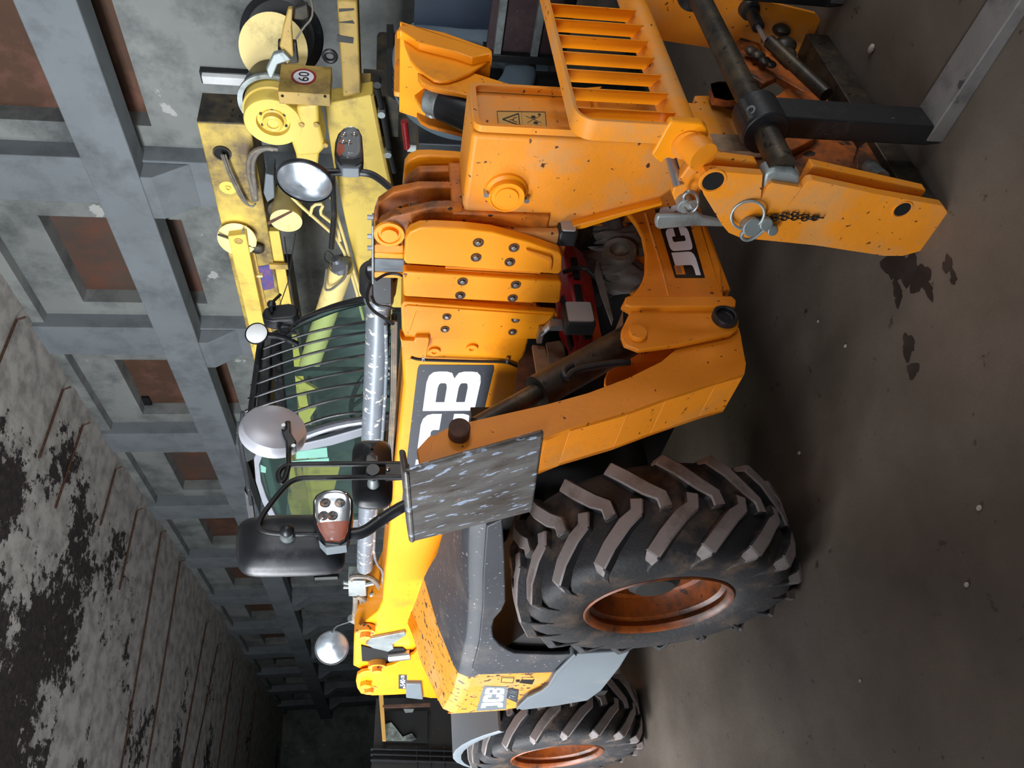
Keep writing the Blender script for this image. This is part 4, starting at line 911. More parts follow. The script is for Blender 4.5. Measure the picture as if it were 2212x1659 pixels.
# near rear roof rails
for k, (a_, b_) in enumerate(((-.62, -.30), (-.66, -.36), (-.70, -.42))):
    P_ = B(b_, [(524, 890), (519, 950-6*k), (530-5*k, 1010-20*k), (542-6*k, 1090-30*k)])
    part(G().tube([(p, b_, z) for p, z in P_], .012, 8, 1), 'roof_rail', 'black_metal' if k else 'black', gb)
P_ = B(-.36, [(528, 1060), (545, 1085), (552, 1140), (540, 1140)]); part(G().prism('q', P_, -.40, -.36), 'roof_bracket', 'black', gb)
# cab lamp and cab mirror on the far roof corner
(b, z), = A(-.35, [(556, 726)])
g = G(); g.lathe((-.33, b, z), (1, .35, .15), [(-.06, 0), (-.055, .04), (0, .07), (.012, .07)], 28); o = part(g, 'roof_lamp', 'black')
g = G(); g.lathe((-.33, b, z), (1, .35, .15), [(.008, .064), (.014, .05), (.016, 0)], 28); part(g, 'lamp_lens', 'lamp_white', o)
g = G(); g.tube([(-.36, b-.02, z-.04), (-.4, b-.04, z-.14), (-.48, b-.05, z-.22)], .02, 10, 1); part(g, 'lamp_stalk', 'black', o)
mpx = [(566, 680), (572, 668), (590, 662), (625, 658), (640, 662), (646, 672), (644, 685), (636, 692), (590, 696), (570, 692)]
g = G(); g.prism('p', A(-.42, mpx), -.5, -.40); o = part(g, 'cab_mirror', 'black', bevel=.02, seg=4)
(b0, z0), (b1, z1), (b2, z2), (b3, z3) = A(-.36, [(586, 668), (586, 655), (606, 636), (588, 712)])
part(G().tube([(-.38, b0, z0), (-.36, b1, z1), (-.36, b2, z2)], .01, 8, 1).ball((-.37, b1, z1), .028, 10), 'mirror_joint', 'black', o)
part(G().tube([(-.42, b0-.0, z0-.02), (-.42, b0-.06, z0-.1), (-.45, b3-.05, z3-.0), (-.5, b3-.1, z3-.12)], .014, 8, 1), 'mirror_arm', 'black', o)

# mirrors and lights on the right front corner --------------------------------------------
MA = .90
def onA(pts, a=MA): return [(a, b, z) for b, z in A(a, pts)]
big = part(G().tube(onA([(700, 1155), (640, 1155), (585, 1153), (560, 1145), (558, 1130), (575, 1100), (615, 1050), (640, 1033), (690, 1032), (800, 1031), (870, 1030)]), .0095, 12, 2), 'mirror_arm', 'black_metal')
part(G().tube(onA([(622, 912), (623, 960), (624, 985), (622, 1015), (612, 1042), (603, 1040), (600, 1022), (612, 1006), (640, 1003), (760, 1002), (880, 1002)], .84), .0105, 12, 2), 'round_mirror_arm', 'black_metal', big)
part(G().tube(onA([(700, 1157), (765, 1155), (790, 1148), (820, 1125), (862, 1098), (880, 1090)], .93), .021, 14, 2), 'light_arm', 'black', big)
g = G(); P_ = A(.88, [(832, 998), (884, 998), (884, 1022), (868, 1026), (832, 1028)]); g.prism('p', P_, .84, .87); part(g, 'arm_clamp', 'black_metal', big, bevel=.003)
for xy in ((838, 1014), (874, 1013)):
    (b, z), = A(.87, [xy]); part(G().ball((.875, b, z), .008, 8), 'clamp_bolt', 'steel', big)
def dome(g, px, prof):
    """loft of one outline: prof = [(plane a, scale about the centre)]"""
    P_ = A(prof[0][0], px); cb = sum(p[0] for p in P_)/len(P_); cz = sum(p[1] for p in P_)/len(P_)
    n = len(P_); Q = []
    for i in range(n):          # smooth the corners
        p, q = P_[i], P_[(i+1) % n]; Q += [(p[0]*.75+q[0]*.25, p[1]*.75+q[1]*.25), (p[0]*.25+q[0]*.75, p[1]*.25+q[1]*.75)]
    hb = (max(p[0] for p in Q)-min(p[0] for p in Q))/2; hz = (max(p[1] for p in Q)-min(p[1] for p in Q))/2; cb = (max(p[0] for p in Q)+min(p[0] for p in Q))/2; cz = (max(p[1] for p in Q)+min(p[1] for p in Q))/2
    L = [[(a_, cb+(b-cb)*(1-d/hb), cz+(z-cz)*(1-d/hz)) for b, z in Q] for a_, d in prof]
    return g.loft(L)
def mirror_box(px, a, th, name, bev=.03):
    g = G(); dome(g, px, [(a-th, .004), (a-th*.75, 0.), (a-th*.45, .002), (a-th*.2, .014), (a-th*.0+.006, .036), (a+.018, .07), (a+.022, .10)])
    return part(g, name, 'black', big, smooth=75)
o = mirror_box([(516, 1150), (524, 1138), (540, 1128), (600, 1122), (680, 1122), (735, 1126), (746, 1140), (748, 1215), (738, 1238), (700, 1246), (560, 1250), (528, 1246), (514, 1228), (511, 1180)], .88, .07, 'large_mirror', .028)
(b, z), = A(.9, [(622, 1155)]); part(G().lathe((.87, b, z-.0), (1, .2, 0), [(0, .032), (.03, .028), (.05, .02), (.06, .02), (.06, 0)], 20), 'mirror_swivel', 'zinc', o)
part(G().ball((.93, b+.0, z), .024, 12), 'swivel_cap', 'black', o)
(b0, z0), (b1, z1) = A(.80, [(518, 1158), (745, 1240)])
part(G().prism('p', rrect(min(b0, b1)+.02, min(z0, z1)+.02, max(b0, b1)-.02, max(z0, z1)-.02, .03), .802, .807), 'mirror_glass', 'mirror', o)
o = mirror_box([(762, 975), (772, 964), (790, 960), (825, 960), (842, 966), (847, 985), (849, 1080), (842, 1096), (825, 1103), (780, 1102), (766, 1094), (760, 1070), (760, 1000)], .80, .06, 'small_mirror', .022)
(b, z), = A(.86, [(806, 1031)]); part(G().lathe((.80, b, z), (1, .1, 0), [(0, .024), (.03, .022), (.06, .018), (.075, .018), (.075, 0)], 20), 'mirror_swivel', 'zinc', o)
part(G().cyl((.875, b, z), (.915, b, z), .024, 18), 'swivel_cap', 'black', o)
# round convex mirror seen from its silver back
def ellipse_disc(cxy, rx, p_, depth, axis, name, mt_, parent):
    (b, z), = A(p_, [cxy]); g = G(); g.lathe((p_, b, z), axis, depth(rx), 44); return part(g, name, mt_, parent), (b, z)
o, (b, z) = ellipse_disc((591, 928), .126, .80, lambda r: [(-.03, r*.96), (-.028, r), (-.012, r*1.02), (.0, r), (.018, r*.93), (.028, r*.75), (.034, r*.4), (.036, 0)], (1, -.2, -.25), 'round_mirror', 'mirror_back', big)
part(G().lathe((.80, b, z), (1, -.2, -.25), [(-.030, .12), (-.026, .09), (-.024, 0)], 40), 'mirror_glass', 'mirror', o)
P_ = A(.86, [(606, 922), (622, 922), (640, 950), (628, 968), (612, 940)])
part(G().prism('p', P_, .835, .85), 'mirror_bracket', 'black_metal', o, bevel=.004)
for xy in ((612, 918), (634, 962)):
    (b2, z2), = A(.87, [xy]); part(G().cyl((.83, b2, z2), (.87, b2, z2), .008, 8), 'bolt', 'steel', o)
# indicator cluster
def cluster(px, lens_px, split_px, foot_px, a, parent, nm='indicator_lamp'):
    g = G(); g.prism('p', A(a, px), a-.07, a); o = part(g, nm, 'black', parent, bevel=.008, seg=3)
    g = G(); dome(g, lens_px, [(a, 0.), (a+.008, .001), (a+.016, .008), (a+.021, .02), (a+.023, .035)]); part(g, 'lamp_lens', 'lens', o, smooth=75)
    g = G(); g.prism('p', A(a, lens_px), a+.0004, a+.0014); part(g, 'reflector', 'chrome', o)
    g = G(); g.prism('p', A(a+.0016, split_px), a+.0015, a+.003); part(g, 'amber_reflector', 'amber', o)
    (b_, z_), = A(a, [lens_px[0]]); xs = [p[0] for p in lens_px]; ys = [p[1] for p in lens_px]
    for fx, fy in ((.3, .25), (.7, .25), (.5, .5), (.25, .5)):
        (b_, z_), = A(a+.002, [(min(xs)+(max(xs)-min(xs))*fx, min(ys)+(max(ys)-min(ys))*fy)])
        part(G().lathe((a+.001, b_, z_), (1, 0, 0), [(0, .018), (.006, .016), (.003, .008), (.007, 0)], 20), 'bulb_cup', 'chrome', o)
    for k in range(len(foot_px)//1): pass
    g = G(); g.prism('p', A(a, foot_px), a-.06, a-.005); part(g, 'lamp_base', 'panel_grey', o, bevel=.004)
    return o
cluster([(676, 1080), (682, 1068), (700, 1058), (730, 1055), (752, 1062), (762, 1078), (762, 1110), (756, 1150), (748, 1170), (735, 1178), (700, 1175), (686, 1150), (676, 1115)],
        [(680, 1082), (686, 1071), (702, 1063), (730, 1060), (748, 1066), (757, 1080), (757, 1108), (751, 1148), (744, 1164), (733, 1170), (704, 1168), (690, 1146), (681, 1114)],
        [(684, 1130), (754, 1126), (751, 1148), (744, 1164), (733, 1170), (704, 1168), (690, 1146)],
        [(688, 1165), (704, 1182), (748, 1176), (750, 1168), (735, 1176), (700, 1176)], .97, big)
# left front corner: tube with lamp and convex mirror
left = part(G().tube([(.9, b, z) for b, z in A(.9, [(700, 372), (735, 372), (790, 372), (815, 382), (850, 412), (880, 430)])], .018, 14, 2), 'light_arm', 'black')
cluster([(722, 330), (724, 305), (730, 288), (742, 276), (760, 272), (775, 278), (782, 292), (785, 330), (783, 350), (770, 358), (735, 356)],
        [(727, 328), (729, 306), (735, 290), (745, 280), (760, 276), (772, 281), (779, 293), (781, 328), (778, 340), (765, 344), (736, 342)],
        [(728, 314), (742, 300), (745, 328), (733, 338), (727, 328)], [(724, 345), (740, 362), (775, 362), (783, 348), (765, 350), (735, 350)], .95, left)
o, (b, z) = ellipse_disc((659, 391), .136, .93, lambda r: [(-.03, 0), (-.028, r*.8), (-.01, r), (.012, r*1.01), (.016, r*.97)], (-.14, .99, .12), 'round_mirror', 'black', left)
part(G().lathe((.93, b, z), (-.14, .99, .12), [(.008, .131), (.022, .10), (.032, .05), (.035, 0)], 44), 'mirror_glass', 'mirror', o)
P_ = onA([(690, 425), (720, 470), (755, 560)], .8)
# rear convex mirror on its stalk
(ra, rz), = B(-.1, [(717, 1399)])
g = G(); g.lathe((ra, -.1, rz), (.9, .55, 0), [(-.03, 0), (-.02, .12), (0, .155), (.012, .155), (.012, .145)], 40); o = part(g, 'rear_mirror', 'black')
part(G().lathe((ra, -.1, rz), (.9, .55, 0), [(.004, .147), (.016, .1), (.022, 0)], 40), 'mirror_glass', 'mirror', o)
P_ = B(-.1, [(718, 1365), (725, 1352), (745, 1345), (768, 1338), (772, 1320)]); part(G().tube([(p, -.1, z) for p, z in P_], .011, 8, 1), 'mirror_arm', 'black_metal', o)

# valve block and hoses at the boom foot ---------------------------------------------------
(va, vz), (vb, vz2) = B(0, [(752, 1268), (796, 1268)])
g = G(); P_ = B(.02, [(752, 1250), (790, 1250), (792, 1283), (753, 1283)]); g.prism('q', P_, -.08, .04); vbk = part(g, 'valve_block', 'zinc', bevel=.006)
for pts, r in (([(760, 1252), (758, 1246), (775, 1244), (800, 1246), (818, 1262), (824, 1290), (822, 1330)], .02), ([(770, 1285), (790, 1296), (818, 1308)], .026), ([(768, 1286), (768, 1310), (764, 1340)], .022), ([(790, 1262), (808, 1258)], .02), ([(742, 1258), (754, 1260)], .014), ([(742, 1268), (754, 1268)], .014), ([(800, 1285), (812, 1282)], .018), ([(776, 1290), (784, 1310), (796, 1330)], .012), ([(757, 1335), (775, 1345)], .03)):
    P_ = B(.03, pts); part(G().tube([(p, .03, z) for p, z in P_], r, 8, 1 if len(pts) > 2 else 0), 'hydraulic_hose', 'hose' if len(pts) > 2 else 'zinc', vbk)
# boom foot opening: ram, rails and lugs seen at the pivot
g = G(); P_ = B(.236, [(790, 1392), (800, 1380), (874, 1366), (877, 1372), (848, 1392), (850, 1402), (838, 1408), (805, 1400)]); g.prism('q', P_, .212, .236); part(g, 'foot_plate', 'zinc', boom, bevel=.003)
g = G(); P_ = B(.222, [(780, 1395), (800, 1400), (870, 1400), (880, 1408), (872, 1425), (840, 1432), (782, 1428)]); g.prism('q', P_, .205, .222); part(g, 'foot_opening', 'hole', boom)
(a0, z0), (a1, z1) = B(.24, [(840, 1418), (886, 1413)]); part(G().cyl((a0, .24, z0), (a1, .24, z1), .045, 20), 'boom_ram', 'steel', boom)
for xy in ((789, 1368), (814, 1442), (797, 1488)):
    (a, z), = B(.27, [xy]); g = G(); g.lathe((a, .22, z), (0, 1, 0), [(0, .075), (.05, .075), (.05, .04), (.09, .04), (.09, 0)], 24); part(g, 'pivot_boss', 'orange_hood', boom)
P_ = B(.3, [(877, 1478), (910, 1478), (914, 1512), (877, 1508)]); part(G().prism('q', P_, .1, .3), 'rear_lamp', 'panel_grey', bevel=.01)

# fork carriage -------------------------------------------------------------------------
car = None
side_px = [(1518, 404), (1516, 385), (1524, 372), (1545, 370), (1648, 378), (1644, 432), (1660, 400), (1668, 395), (1733, 405), (1710, 436), (1745, 392), (1756, 389), (1900, 420), (2036, 444), (2046, 456), (2048, 475), (2030, 505), (1990, 542), (1950, 553), (1910, 553), (1760, 530), (1600, 514), (1574, 503), (1560, 486), (1520, 420)]
SB = .56
sp = B(SB+.015, side_px)
g = G(); g.prism('q', sp, SB-.015, SB+.015); car = part(g, 'carriage_side_plate', 'orange_worn', bevel=.004)
g = G(); g.prism('q', sp, -.72, -.70); part(g, 'carriage_side_plate', 'orange_worn', bevel=.004)
for xy, r in (((1540, 391), .038), ((1949, 452), .03)):
    (a, z), = B(SB+.015, [xy]); g = G(); g.lathe((a, SB+.012, z), (0, 1, 0), [(0, r*1.18), (.006, r*1.1), (.006, r), (.004, r), (.004, 0)], 28); o = part(g, 'hole_rim', 'orange_worn', car)
    part(G().cyl((a, SB+.01, z), (a, SB+.017, z), r*.9, 28), 'hole', 'hole', o)
P_ = B(SB+.018, [(1900, 500), (1960, 462), (2040, 452), (2046, 475), (2010, 520), (1950, 550), (1880, 545)])
# upper lug with hook plate
lug_px = [(1452, 420), (1455, 404), (1480, 370), (1500, 340), (1540, 340), (1636, 352), (1640, 372), (1524, 372), (1516, 385), (1518, 404), (1505, 440), (1480, 450), (1460, 440)]
P_ = B(.50, lug_px); g = G(); g.prism('q', P_, .46, .50); up = part(g, 'carriage_upper_lug', 'orange_worn', bevel=.006)
bl = B(.5, [(1410, 340), (1418, 326), (1443, 280), (1452, 268), (1520, 272), (1530, 282), (1534, 300), (1500, 345), (1480, 342), (1455, 352), (1448, 348), (1440, 350), (1432, 360), (1420, 352)])
g = G(); g.prism('q', bl, .455, .485); part(g, 'backrest_lug', 'orange', up, bevel=.006)
(a, z), (a2, z2) = B(.5, [(1456, 350), (1466, 402)]); part(G().cyl((a, .36, z), (a2, .5, z2), .018, 16), 'lug_pin', 'steel', up)
(a, z), = B(.52, [(1480, 440)]); g = G(); g.cyl((a, .48, z), (a, .535, z), .028, 20); g.cyl((a, .53, z), (a+.03, .56, z-.01), .015, 12); lp = part(g, 'lock_pin', 'zinc', up, bevel=.002)
P_ = B(.55, [(1478, 432), (1476, 420), (1490, 412), (1502, 416), (1508, 430), (1506, 446), (1496, 458), (1484, 458), (1480, 448)]); part(G().tube([(p, .55, z) for p, z in P_], .006, 8, 2), 'pin_ring', 'steel', lp)
P_ = B(.50, [(1415, 480), (1420, 466), (1510, 462), (1520, 470), (1565, 480), (1568, 492), (1500, 490), (1424, 497), (1416, 492)])
part(G().prism('q', P_, .478, .50), 'lock_lever', 'zinc', car, bevel=.009, seg=3)
# ring, pins and chain hanging on the side plate
def onB(pts, b): return [(p, b, z) for p, z in B(b, pts)]
(a, z), = B(SB+.03, [(1615, 465)]); part(G().torus((a, SB+.03, z), (.15, 1, .2), .052, .005, 30, 8), 'pin_ring', 'zinc', car)
for xy, r in (((1620, 489), .032), ((1650, 482), .022), ((1664, 496), .018)):
    (a, z), = B(SB+.03, [xy]); part(G().cyl((a, SB+.015, z), (a+.01, SB+.05, z), r, 18), 'linch_pin', 'zinc', car, bevel=.003)
part(G().tube(onB([(1608, 498), (1600, 508), (1606, 518), (1622, 518), (1640, 505), (1655, 492)], SB+.045), .0065, 8, 2), 'pin_loop', 'zinc', car)
n = 13
for row in (0, 1):
    for k in range(n):
        t = k/(n-1); x = 1640+132*t; y = 470+(4 if row else -5)*math.sin(math.pi*t)+(2*math.sin(9*t))
        (a, z), = B(SB+.022, [(x, y)])
        L = [(a+.000+.009*math.cos(u)*(1 if k % 2 else .5), SB+.021+.006*math.cos(u)*(.2 if k % 2 else 1), z+.012*math.sin(u)) for u in [2*math.pi*i/12 for i in range(13)]]
        part(G().tube(L, .0022, 5), 'chain_link', 'oily', car)
# second plate layer along the front edge
P_ = B(SB-.03, [(1650, 376), (1740, 380), (1900, 410), (2036, 440), (2010, 425), (1900, 402), (1745, 378)])
e0 = B(SB, [(1756, 392), (2020, 446)]); g = G()
(a0, z0), (a1, z1) = e0; g.add([(a0+.03, SB-.08, z0), (a0+.03, SB-.045, z0), (a1+.03, SB-.045, z1+.03), (a1+.03, SB-.08, z1+.03), (a0-.05, SB-.08, z0), (a0-.05, SB-.045, z0), (a1-.05, SB-.045, z1+.03), (a1-.05, SB-.08, z1+.03)], [(0, 1, 2, 3), (4, 7, 6, 5), (0, 4, 5, 1), (1, 5, 6, 2), (2, 6, 7, 3), (3, 7, 4, 0)]); part(g, 'edge_plate', 'orange_worn', car, bevel=.003)
# zinc retainer collar of the fork shaft
P_ = B(SB-.01, [(1644, 395), (1650, 372), (1672, 360), (1712, 362), (1727, 374), (1728, 396), (1706, 402), (1668, 402), (1655, 425)])
part(G().prism('q', P_, SB-.06, SB-.0), 'shaft_collar', 'zinc', car, bevel=.012, seg=3)
# fork shaft, two forks
sa, sz = 2.0, .64
part(G().cyl((sa, -.74, sz), (sa, .545, sz), .042, 32), 'fork_shaft', 'oily')
def fork(bc, lab):
    w_ = .058
    g = G(); g.cyl((sa, bc-w_-.01, sz), (sa, bc+w_+.01, sz), .078, 28)
    g.prism('q', [(sa-.07, sz+.03), (sa+.045, sz+.08), (sa+.06, sz+.02), (sa+.055, .085), (sa+.055, .0), (sa-.01, .0), (sa-.02, .05), (sa-.02, sz-.04)], bc-w_, bc+w_)
    o = part(g, 'fork', 'black_metal', bevel=.006)
    g = G(); g.prism('q', [(sa-.0, .0), (sa+1.15, .0), (sa+1.15, .02), (sa+.06, .06), (sa+.0, .06)], bc-w_-.005, bc+w_+.005); part(g, 'fork_blade', 'steel_dull', o, bevel=.004)
    part(G().lathe((sa+.05, bc+.02, sz+.055), (.6, .3, .8), [(0, .016), (.008, .016), (.008, .009), (0, .008), (0, 0)], 16), 'grease_hole', 'steel', o)
    return o
M['steel_dull'] = mat('dull_fork_steel', (112, 108, 106), .55, dirt=(78, 76, 76), amt=.4, scale=8, bump=.1, var=.15, chip=(60, 60, 64), chipamt=.12, chipscale=12)
fork(.305, ''); fork(-.64, '')
# lower bar, second thin shaft, cylinder and inner brackets
lb = A(1.86, [(1795, 110), (1970, 370), (1998, 400), (2000, 385), (1985, 350), (1850, 120), (1830, 80)])
(b0, z0), (b1, z1) = A(1.84, [(1800, 0), (1955, 395)])
g = G(); g.prism('p', [(-.56, .12), (.53, .12), (.53, .02), (-.56, .02)], 1.78, 1.88); part(g, 'carriage_lower_bar', 'oily', bevel=.004)
g = G(); g.prism('p', [(-.56, .24), (.5, .24), (.5, .12), (-.56, .12)], 1.74, 1.78); part(g, 'carriage_back_plate', 'orange_grimy', bevel=.004)
(b0, z0), (b1, z1) = A(1.93, [(1662, 90), (1785, 205)]); part(G().cyl((1.93, b0, z0), (1.93, b1, z1), .026, 20), 'tilt_rod', 'oily')
for px, a_ in (([(1540, 195), (1538, 182), (1552, 178), (1575, 180), (1590, 176), (1610, 195), (1640, 300), (1700, 330), (1760, 300), (1790, 240), (1760, 200), (1700, 190), (1680, 205), (1640, 210), (1570, 215), (1545, 210)], 1.84),
               ([(1580, 95), (1600, 80), (1640, 92), (1700, 150), (1770, 165), (1800, 240), (1740, 200), (1680, 165), (1650, 180), (1600, 150)], 1.83),
               ([(1625, 0), (1680, 5), (1700, 40), (1695, 50), (1650, 52), (1628, 45), (1560, 20), (1510, 10), (1500, 0)], 1.82),
               ([(1620, 330), (1700, 300), (1730, 290), (1810, 285), (1860, 300), (1845, 345), (1850, 385), (1720, 385), (1640, 372)], 1.80),
               ([(1850, 345), (1858, 315), (1878, 300), (1900, 320), (1915, 360), (1930, 385), (1920, 400), (1850, 385)], 1.85)):
    P_ = A(a_, px); part(G().prism('p', P_, a_-.03, a_), 'carriage_bracket', 'orange_grimy', bevel=.005)
(b0, z0), (b1, z1) = A(1.9, [(1885, 345), (1905, 385)]); part(G().cyl((1.87, b0, z0), (1.9, b1, z1), .026, 18), 'bracket_pin', 'zinc')
g = G(); rnd = random.Random(5)
for x, y, r in ((1625, 105, .028), (1640, 115, .03), (1655, 128, .028), (1668, 134, .022), (1690, 60, .04), (1700, 90, .045), (1705, 110, .035), (1680, 95, .03)):
    (b, z), = A(1.87, [(x, y)]); o = part(G().ball((1.86, b, z), r, 10, (.6, 1, 1)), 'grease_clot', 'oily')
(b0, z0), (b1, z1), (b2, z2) = A(1.9, [(1595, -10), (1622, 25), (1638, 58)]); g = G(); g.cyl((1.9, b0, z0), (1.9, b1, z1), .05, 20, .04); g.cyl((1.9, b1, z1), (1.9, b2, z2), .026, 18); part(g, 'auxiliary_ram', 'black_metal')
(b0, z0), (b1, z1) = A(1.9, [(1636, 55), (1655, 92)]); part(G().cyl((1.9, b0, z0), (1.9, b1, z1), .01, 12), 'ram_rod', 'steel')
# head lower pivot block reaching to the carriage
g = G(); P_ = B(.13, [(1450, 300), (1640, 320), (1680, 360), (1640, 372), (1530, 345), (1480, 370)]); g.prism('q', P_, -.13, .13)
P2 = A(1.78, [(1500, 205), (1590, 205), (1640, 300), (1540, 310), (1515, 300)]); g.prism('p', P2, 1.70, 1.78)
part(g, 'carriage_pivot', 'orange_worn', bevel=.008)
P_ = B(.2, [(1545, 318), (1640, 335), (1650, 328), (1630, 320)]); part(G().prism('q', P_, .12, .22), 'shim', 'cardboard')
# backrest: bottom tube, top flat bar, end bar and slats -----------------------------------
BA = 2.05
zt = 1.30; zb = .965; be = .475
g = G(); g.cyl((BA-.03, -.62, zb-.02), (BA-.03, .49, zb-.02), .05, 28); g.cyl((BA-.03, .44, zb-.02), (BA-.03, .545, zb-.06), .048, 24); bt = part(g, 'backrest_tube', 'orange_worn')
g = G(); w0, w1 = BA-.035, BA+.035
r_ = .06; path = [(-.65, zt), (be-r_, zt)]+[(be-r_+r_*math.sin(t), zt-r_+r_*math.cos(t)) for t in [math.pi/2*i/6 for i in range(1, 7)]]+[(be, zb-.03)]
L = []
for i, (b, z) in enumerate(path):
    p0 = path[max(i-1, 0)]; p1 = path[min(i+1, len(path)-1)]; dx, dz = p1[0]-p0[0], p1[1]-p0[1]; l = math.hypot(dx, dz); nx, nz = dz/l*.006, -dx/l*.006
    L.append([(w0, b-nx, z-nz), (w1, b-nx, z-nz), (w1, b+nx, z+nz), (w0, b+nx, z+nz)])
g.loft(L); part(g, 'backrest_frame', 'orange_worn', bt, bevel=.002)
for k, y in enumerate((205, 150, 99, 53, 12, -30, -70)):
    (b, z), = A(BA, [(1225, y)]); b = be-.10-.106*k
    g = G(); g.prism('z', [(w0+.005, b), (w1-.005, b+.03), (w1-.005, b+.036), (w0+.005, b+.006)], zb+.015, zt-.006)
    part(g, 'backrest_slat', 'orange', bt, bevel=.001)
# ================================================================== YELLOW CRANE TRUCK
K = thing('crane_truck', 'old yellow crane truck with winch gearbox and long box boom parked along the grey wall', 'truck', HALL, (7.0, 6.2, 0))
def Qp(q, pts): return HALL.on_q(q, pts)
def Pp(p, pts): return HALL.on_p(p, pts)
kp = lambda g, n, m, par=K, **k: g.build(n, m, par, **k)
# main box boom
QB = 6.0
bx = Qp(QB, [(425, 265), (520, 263), (567, 418), (630, 725)])
s0 = bx[0][0]; zt0, zb0 = bx[0][1], 3.13
slope = .012
g = G(); s1 = 16.0
hexp = [(s0, QB, zb0), (s0, QB+.42, zb0), (s0, QB+.42, zt0), (s0, QB, zt0)]
g.loft([hexp, [(s1, q, z+slope*(s1-s0)) for p, q, z in hexp]]); bm_ = kp(g, 'box_boom', 'yellow_sooty', bevel=.012)
g = G(); g.box((s0-.012, QB+.01, zb0+.02), (s0+.01, QB+.41, zt0-.0)); kp(g, 'boom_end_plate', 'soot', bm_, bevel=.004)
for i, (dq, dz) in enumerate(((.1, .1), (.1, .17), (.18, .1), (.18, .17), (.3, .12), (.3, .2))):
    kp(G().cyl((s0-.014, QB+dq, zb0+dz), (s0-.02, QB+dq, zb0+dz), .01, 8), 'bolt_hole', 'hole', bm_)
g = G(); g.box((s0+.02, QB-.015, zt0-.012), (s1, QB, zt0+.012)); 
# hatch with hanging pipes, filler ring
(p, z), = Qp(QB, [(480, 330)]); g = G(); g.lathe((p, QB+.002, z), (0, -1, 0), [(0, .085), (.02, .085), (.02, .07), (.004, .066), (.004, 0)], 28); o = kp(g, 'hatch_ring', 'soot', bm_)
kp(G().cyl((p, QB-.003, z), (p, QB-.008, z), .064, 24), 'hatch_hole', 'hole', o)
(p, z), = Qp(QB, [(493, 405)]); g = G(); g.lathe((p, QB+.002, z), (0, -1, 0), [(0, .085), (.008, .084), (.008, .03), (.02, .03), (.02, .018), (.004, .018), (.004, 0)], 28); kp(g, 'filler_ring', 'yellow', bm_)
def path(q, pts, dq=0): return [(p, q+dq*i, z) for i, (p, z) in enumerate(Qp(q, pts))]
for off in (0, 4, 9):
    kp(G().tube(path(QB-.06, [(478+off, 334), (490+off, 370), (512+off, 415), (528+off*.6, 440), (545, 447+off*.2), (552, 440)]), .009, 8, 2), 'copper_pipe', 'hose', bm_)
for off in (0, 10):
    kp(G().tube(path(QB-.12, [(590+off, 322), (570+off, 318), (548+off, 326), (536+off, 345), (537+off, 380), (545+off*.6, 405), (548+off*.5, 432)]), .024, 12, 2), 'pressure_hose', 'hose', bm_)
kp(G().box((s0+1.9, QB-.03, 3.0), (s0+1.98, QB, 3.2)), 'hose_bracket', 'yellow_old', bm_)
# smaller telescoping arm with its sheave in front of the boom
ar = Qp(5.85, [(492, 511), (531, 507), (545, 600), (562, 760), (572, 860), (540, 860), (530, 760), (510, 640)])
g = G(); g.prism('q', [ar[0], ar[1], (ar[1][0]+6, ar[1][1]+.07), (ar[0][0]+6, ar[0][1]+.07)], 5.85, 6.0); arm_ = kp(g, 'telescopic_arm', 'yellow', bevel=.01)
g = G(); g.box((ar[0][0]+.1, 5.98, ar[1][1]-.02), (ar[0][0]+7, 6.02, ar[0][1]+.05)); kp(g, 'arm_edge', 'yellow_old', arm_)
(p, z), = Qp(5.95, [(513, 512)])
g = G(); g.lathe((p, 5.93, z), (.25, 1, 0), [(-.03, 0), (-.03, .17), (-.02, .20), (0, .17), (.05, .165), (.07, .2), (.08, .17), (.08, 0)], 36); sh = kp(g, 'rope_sheave', 'cream', arm_)
for a in range(4):
    t = a*math.pi/2+.5; kp(G().tube([(p+.04*math.cos(t), 5.89, z+.04*math.sin(t)), (p+.2*math.cos(t), 5.89, z+.2*math.sin(t))], .012, 6), 'sheave_spoke', 'soot' if a % 2 else 'zinc', sh)
(p, z), = Qp(5.84, [(515, 522)]); kp(G().lathe((p, 5.85, z), (0, -1, 0), [(0, .045), (.006, .044), (.006, .035), (.002, .034), (.002, 0)], 24), 'pivot_cap', 'yellow_old', arm_)
(p, z), = Qp(5.9, [(555, 545)]); kp(G().ball((p, 5.95, z), .07, 12, (1, .6, 1.1)), 'grease_cover', 'soot', arm_)
# lower boom web with red-blue sticker and dark lower rail
w_ = Qp(6.03, [(575, 500), (603, 500), (640, 700), (650, 760), (612, 760), (585, 560)])
g = G(); g.prism('q', [(w_[0][0], w_[0][1]), (w_[1][0], w_[1][1]), (w_[1][0]+7, w_[1][1]+.02), (w_[0][0]+7, w_[0][1]+.02)], 6.03, 6.1); web = kp(g, 'boom_web', 'yellow', bevel=.006)
M['sticker'] = mat('red_blue_sticker', (120, 70, 96), .5, dirt=(60, 66, 130), amt=.8, scale=14, var=.3)
st_ = Qp(5.995, [(558, 576), (585, 572), (593, 622), (566, 628)]); kp(G().prism('q', st_, 5.992, 6.002), 'faded_sticker', 'sticker', web, smooth=0)
g = G(); g.box((s0+2.2, 6.06, zb0-.12), (14, 6.4, zb0-.01)); kp(g, 'lower_rail', 'soot', web)
lt = Qp(6.0, [(551, 588), (568, 588), (568, 592), (551, 592)]); kp(G().prism('q', lt, 5.95, 6.01), 'step_bracket', 'cream', web)
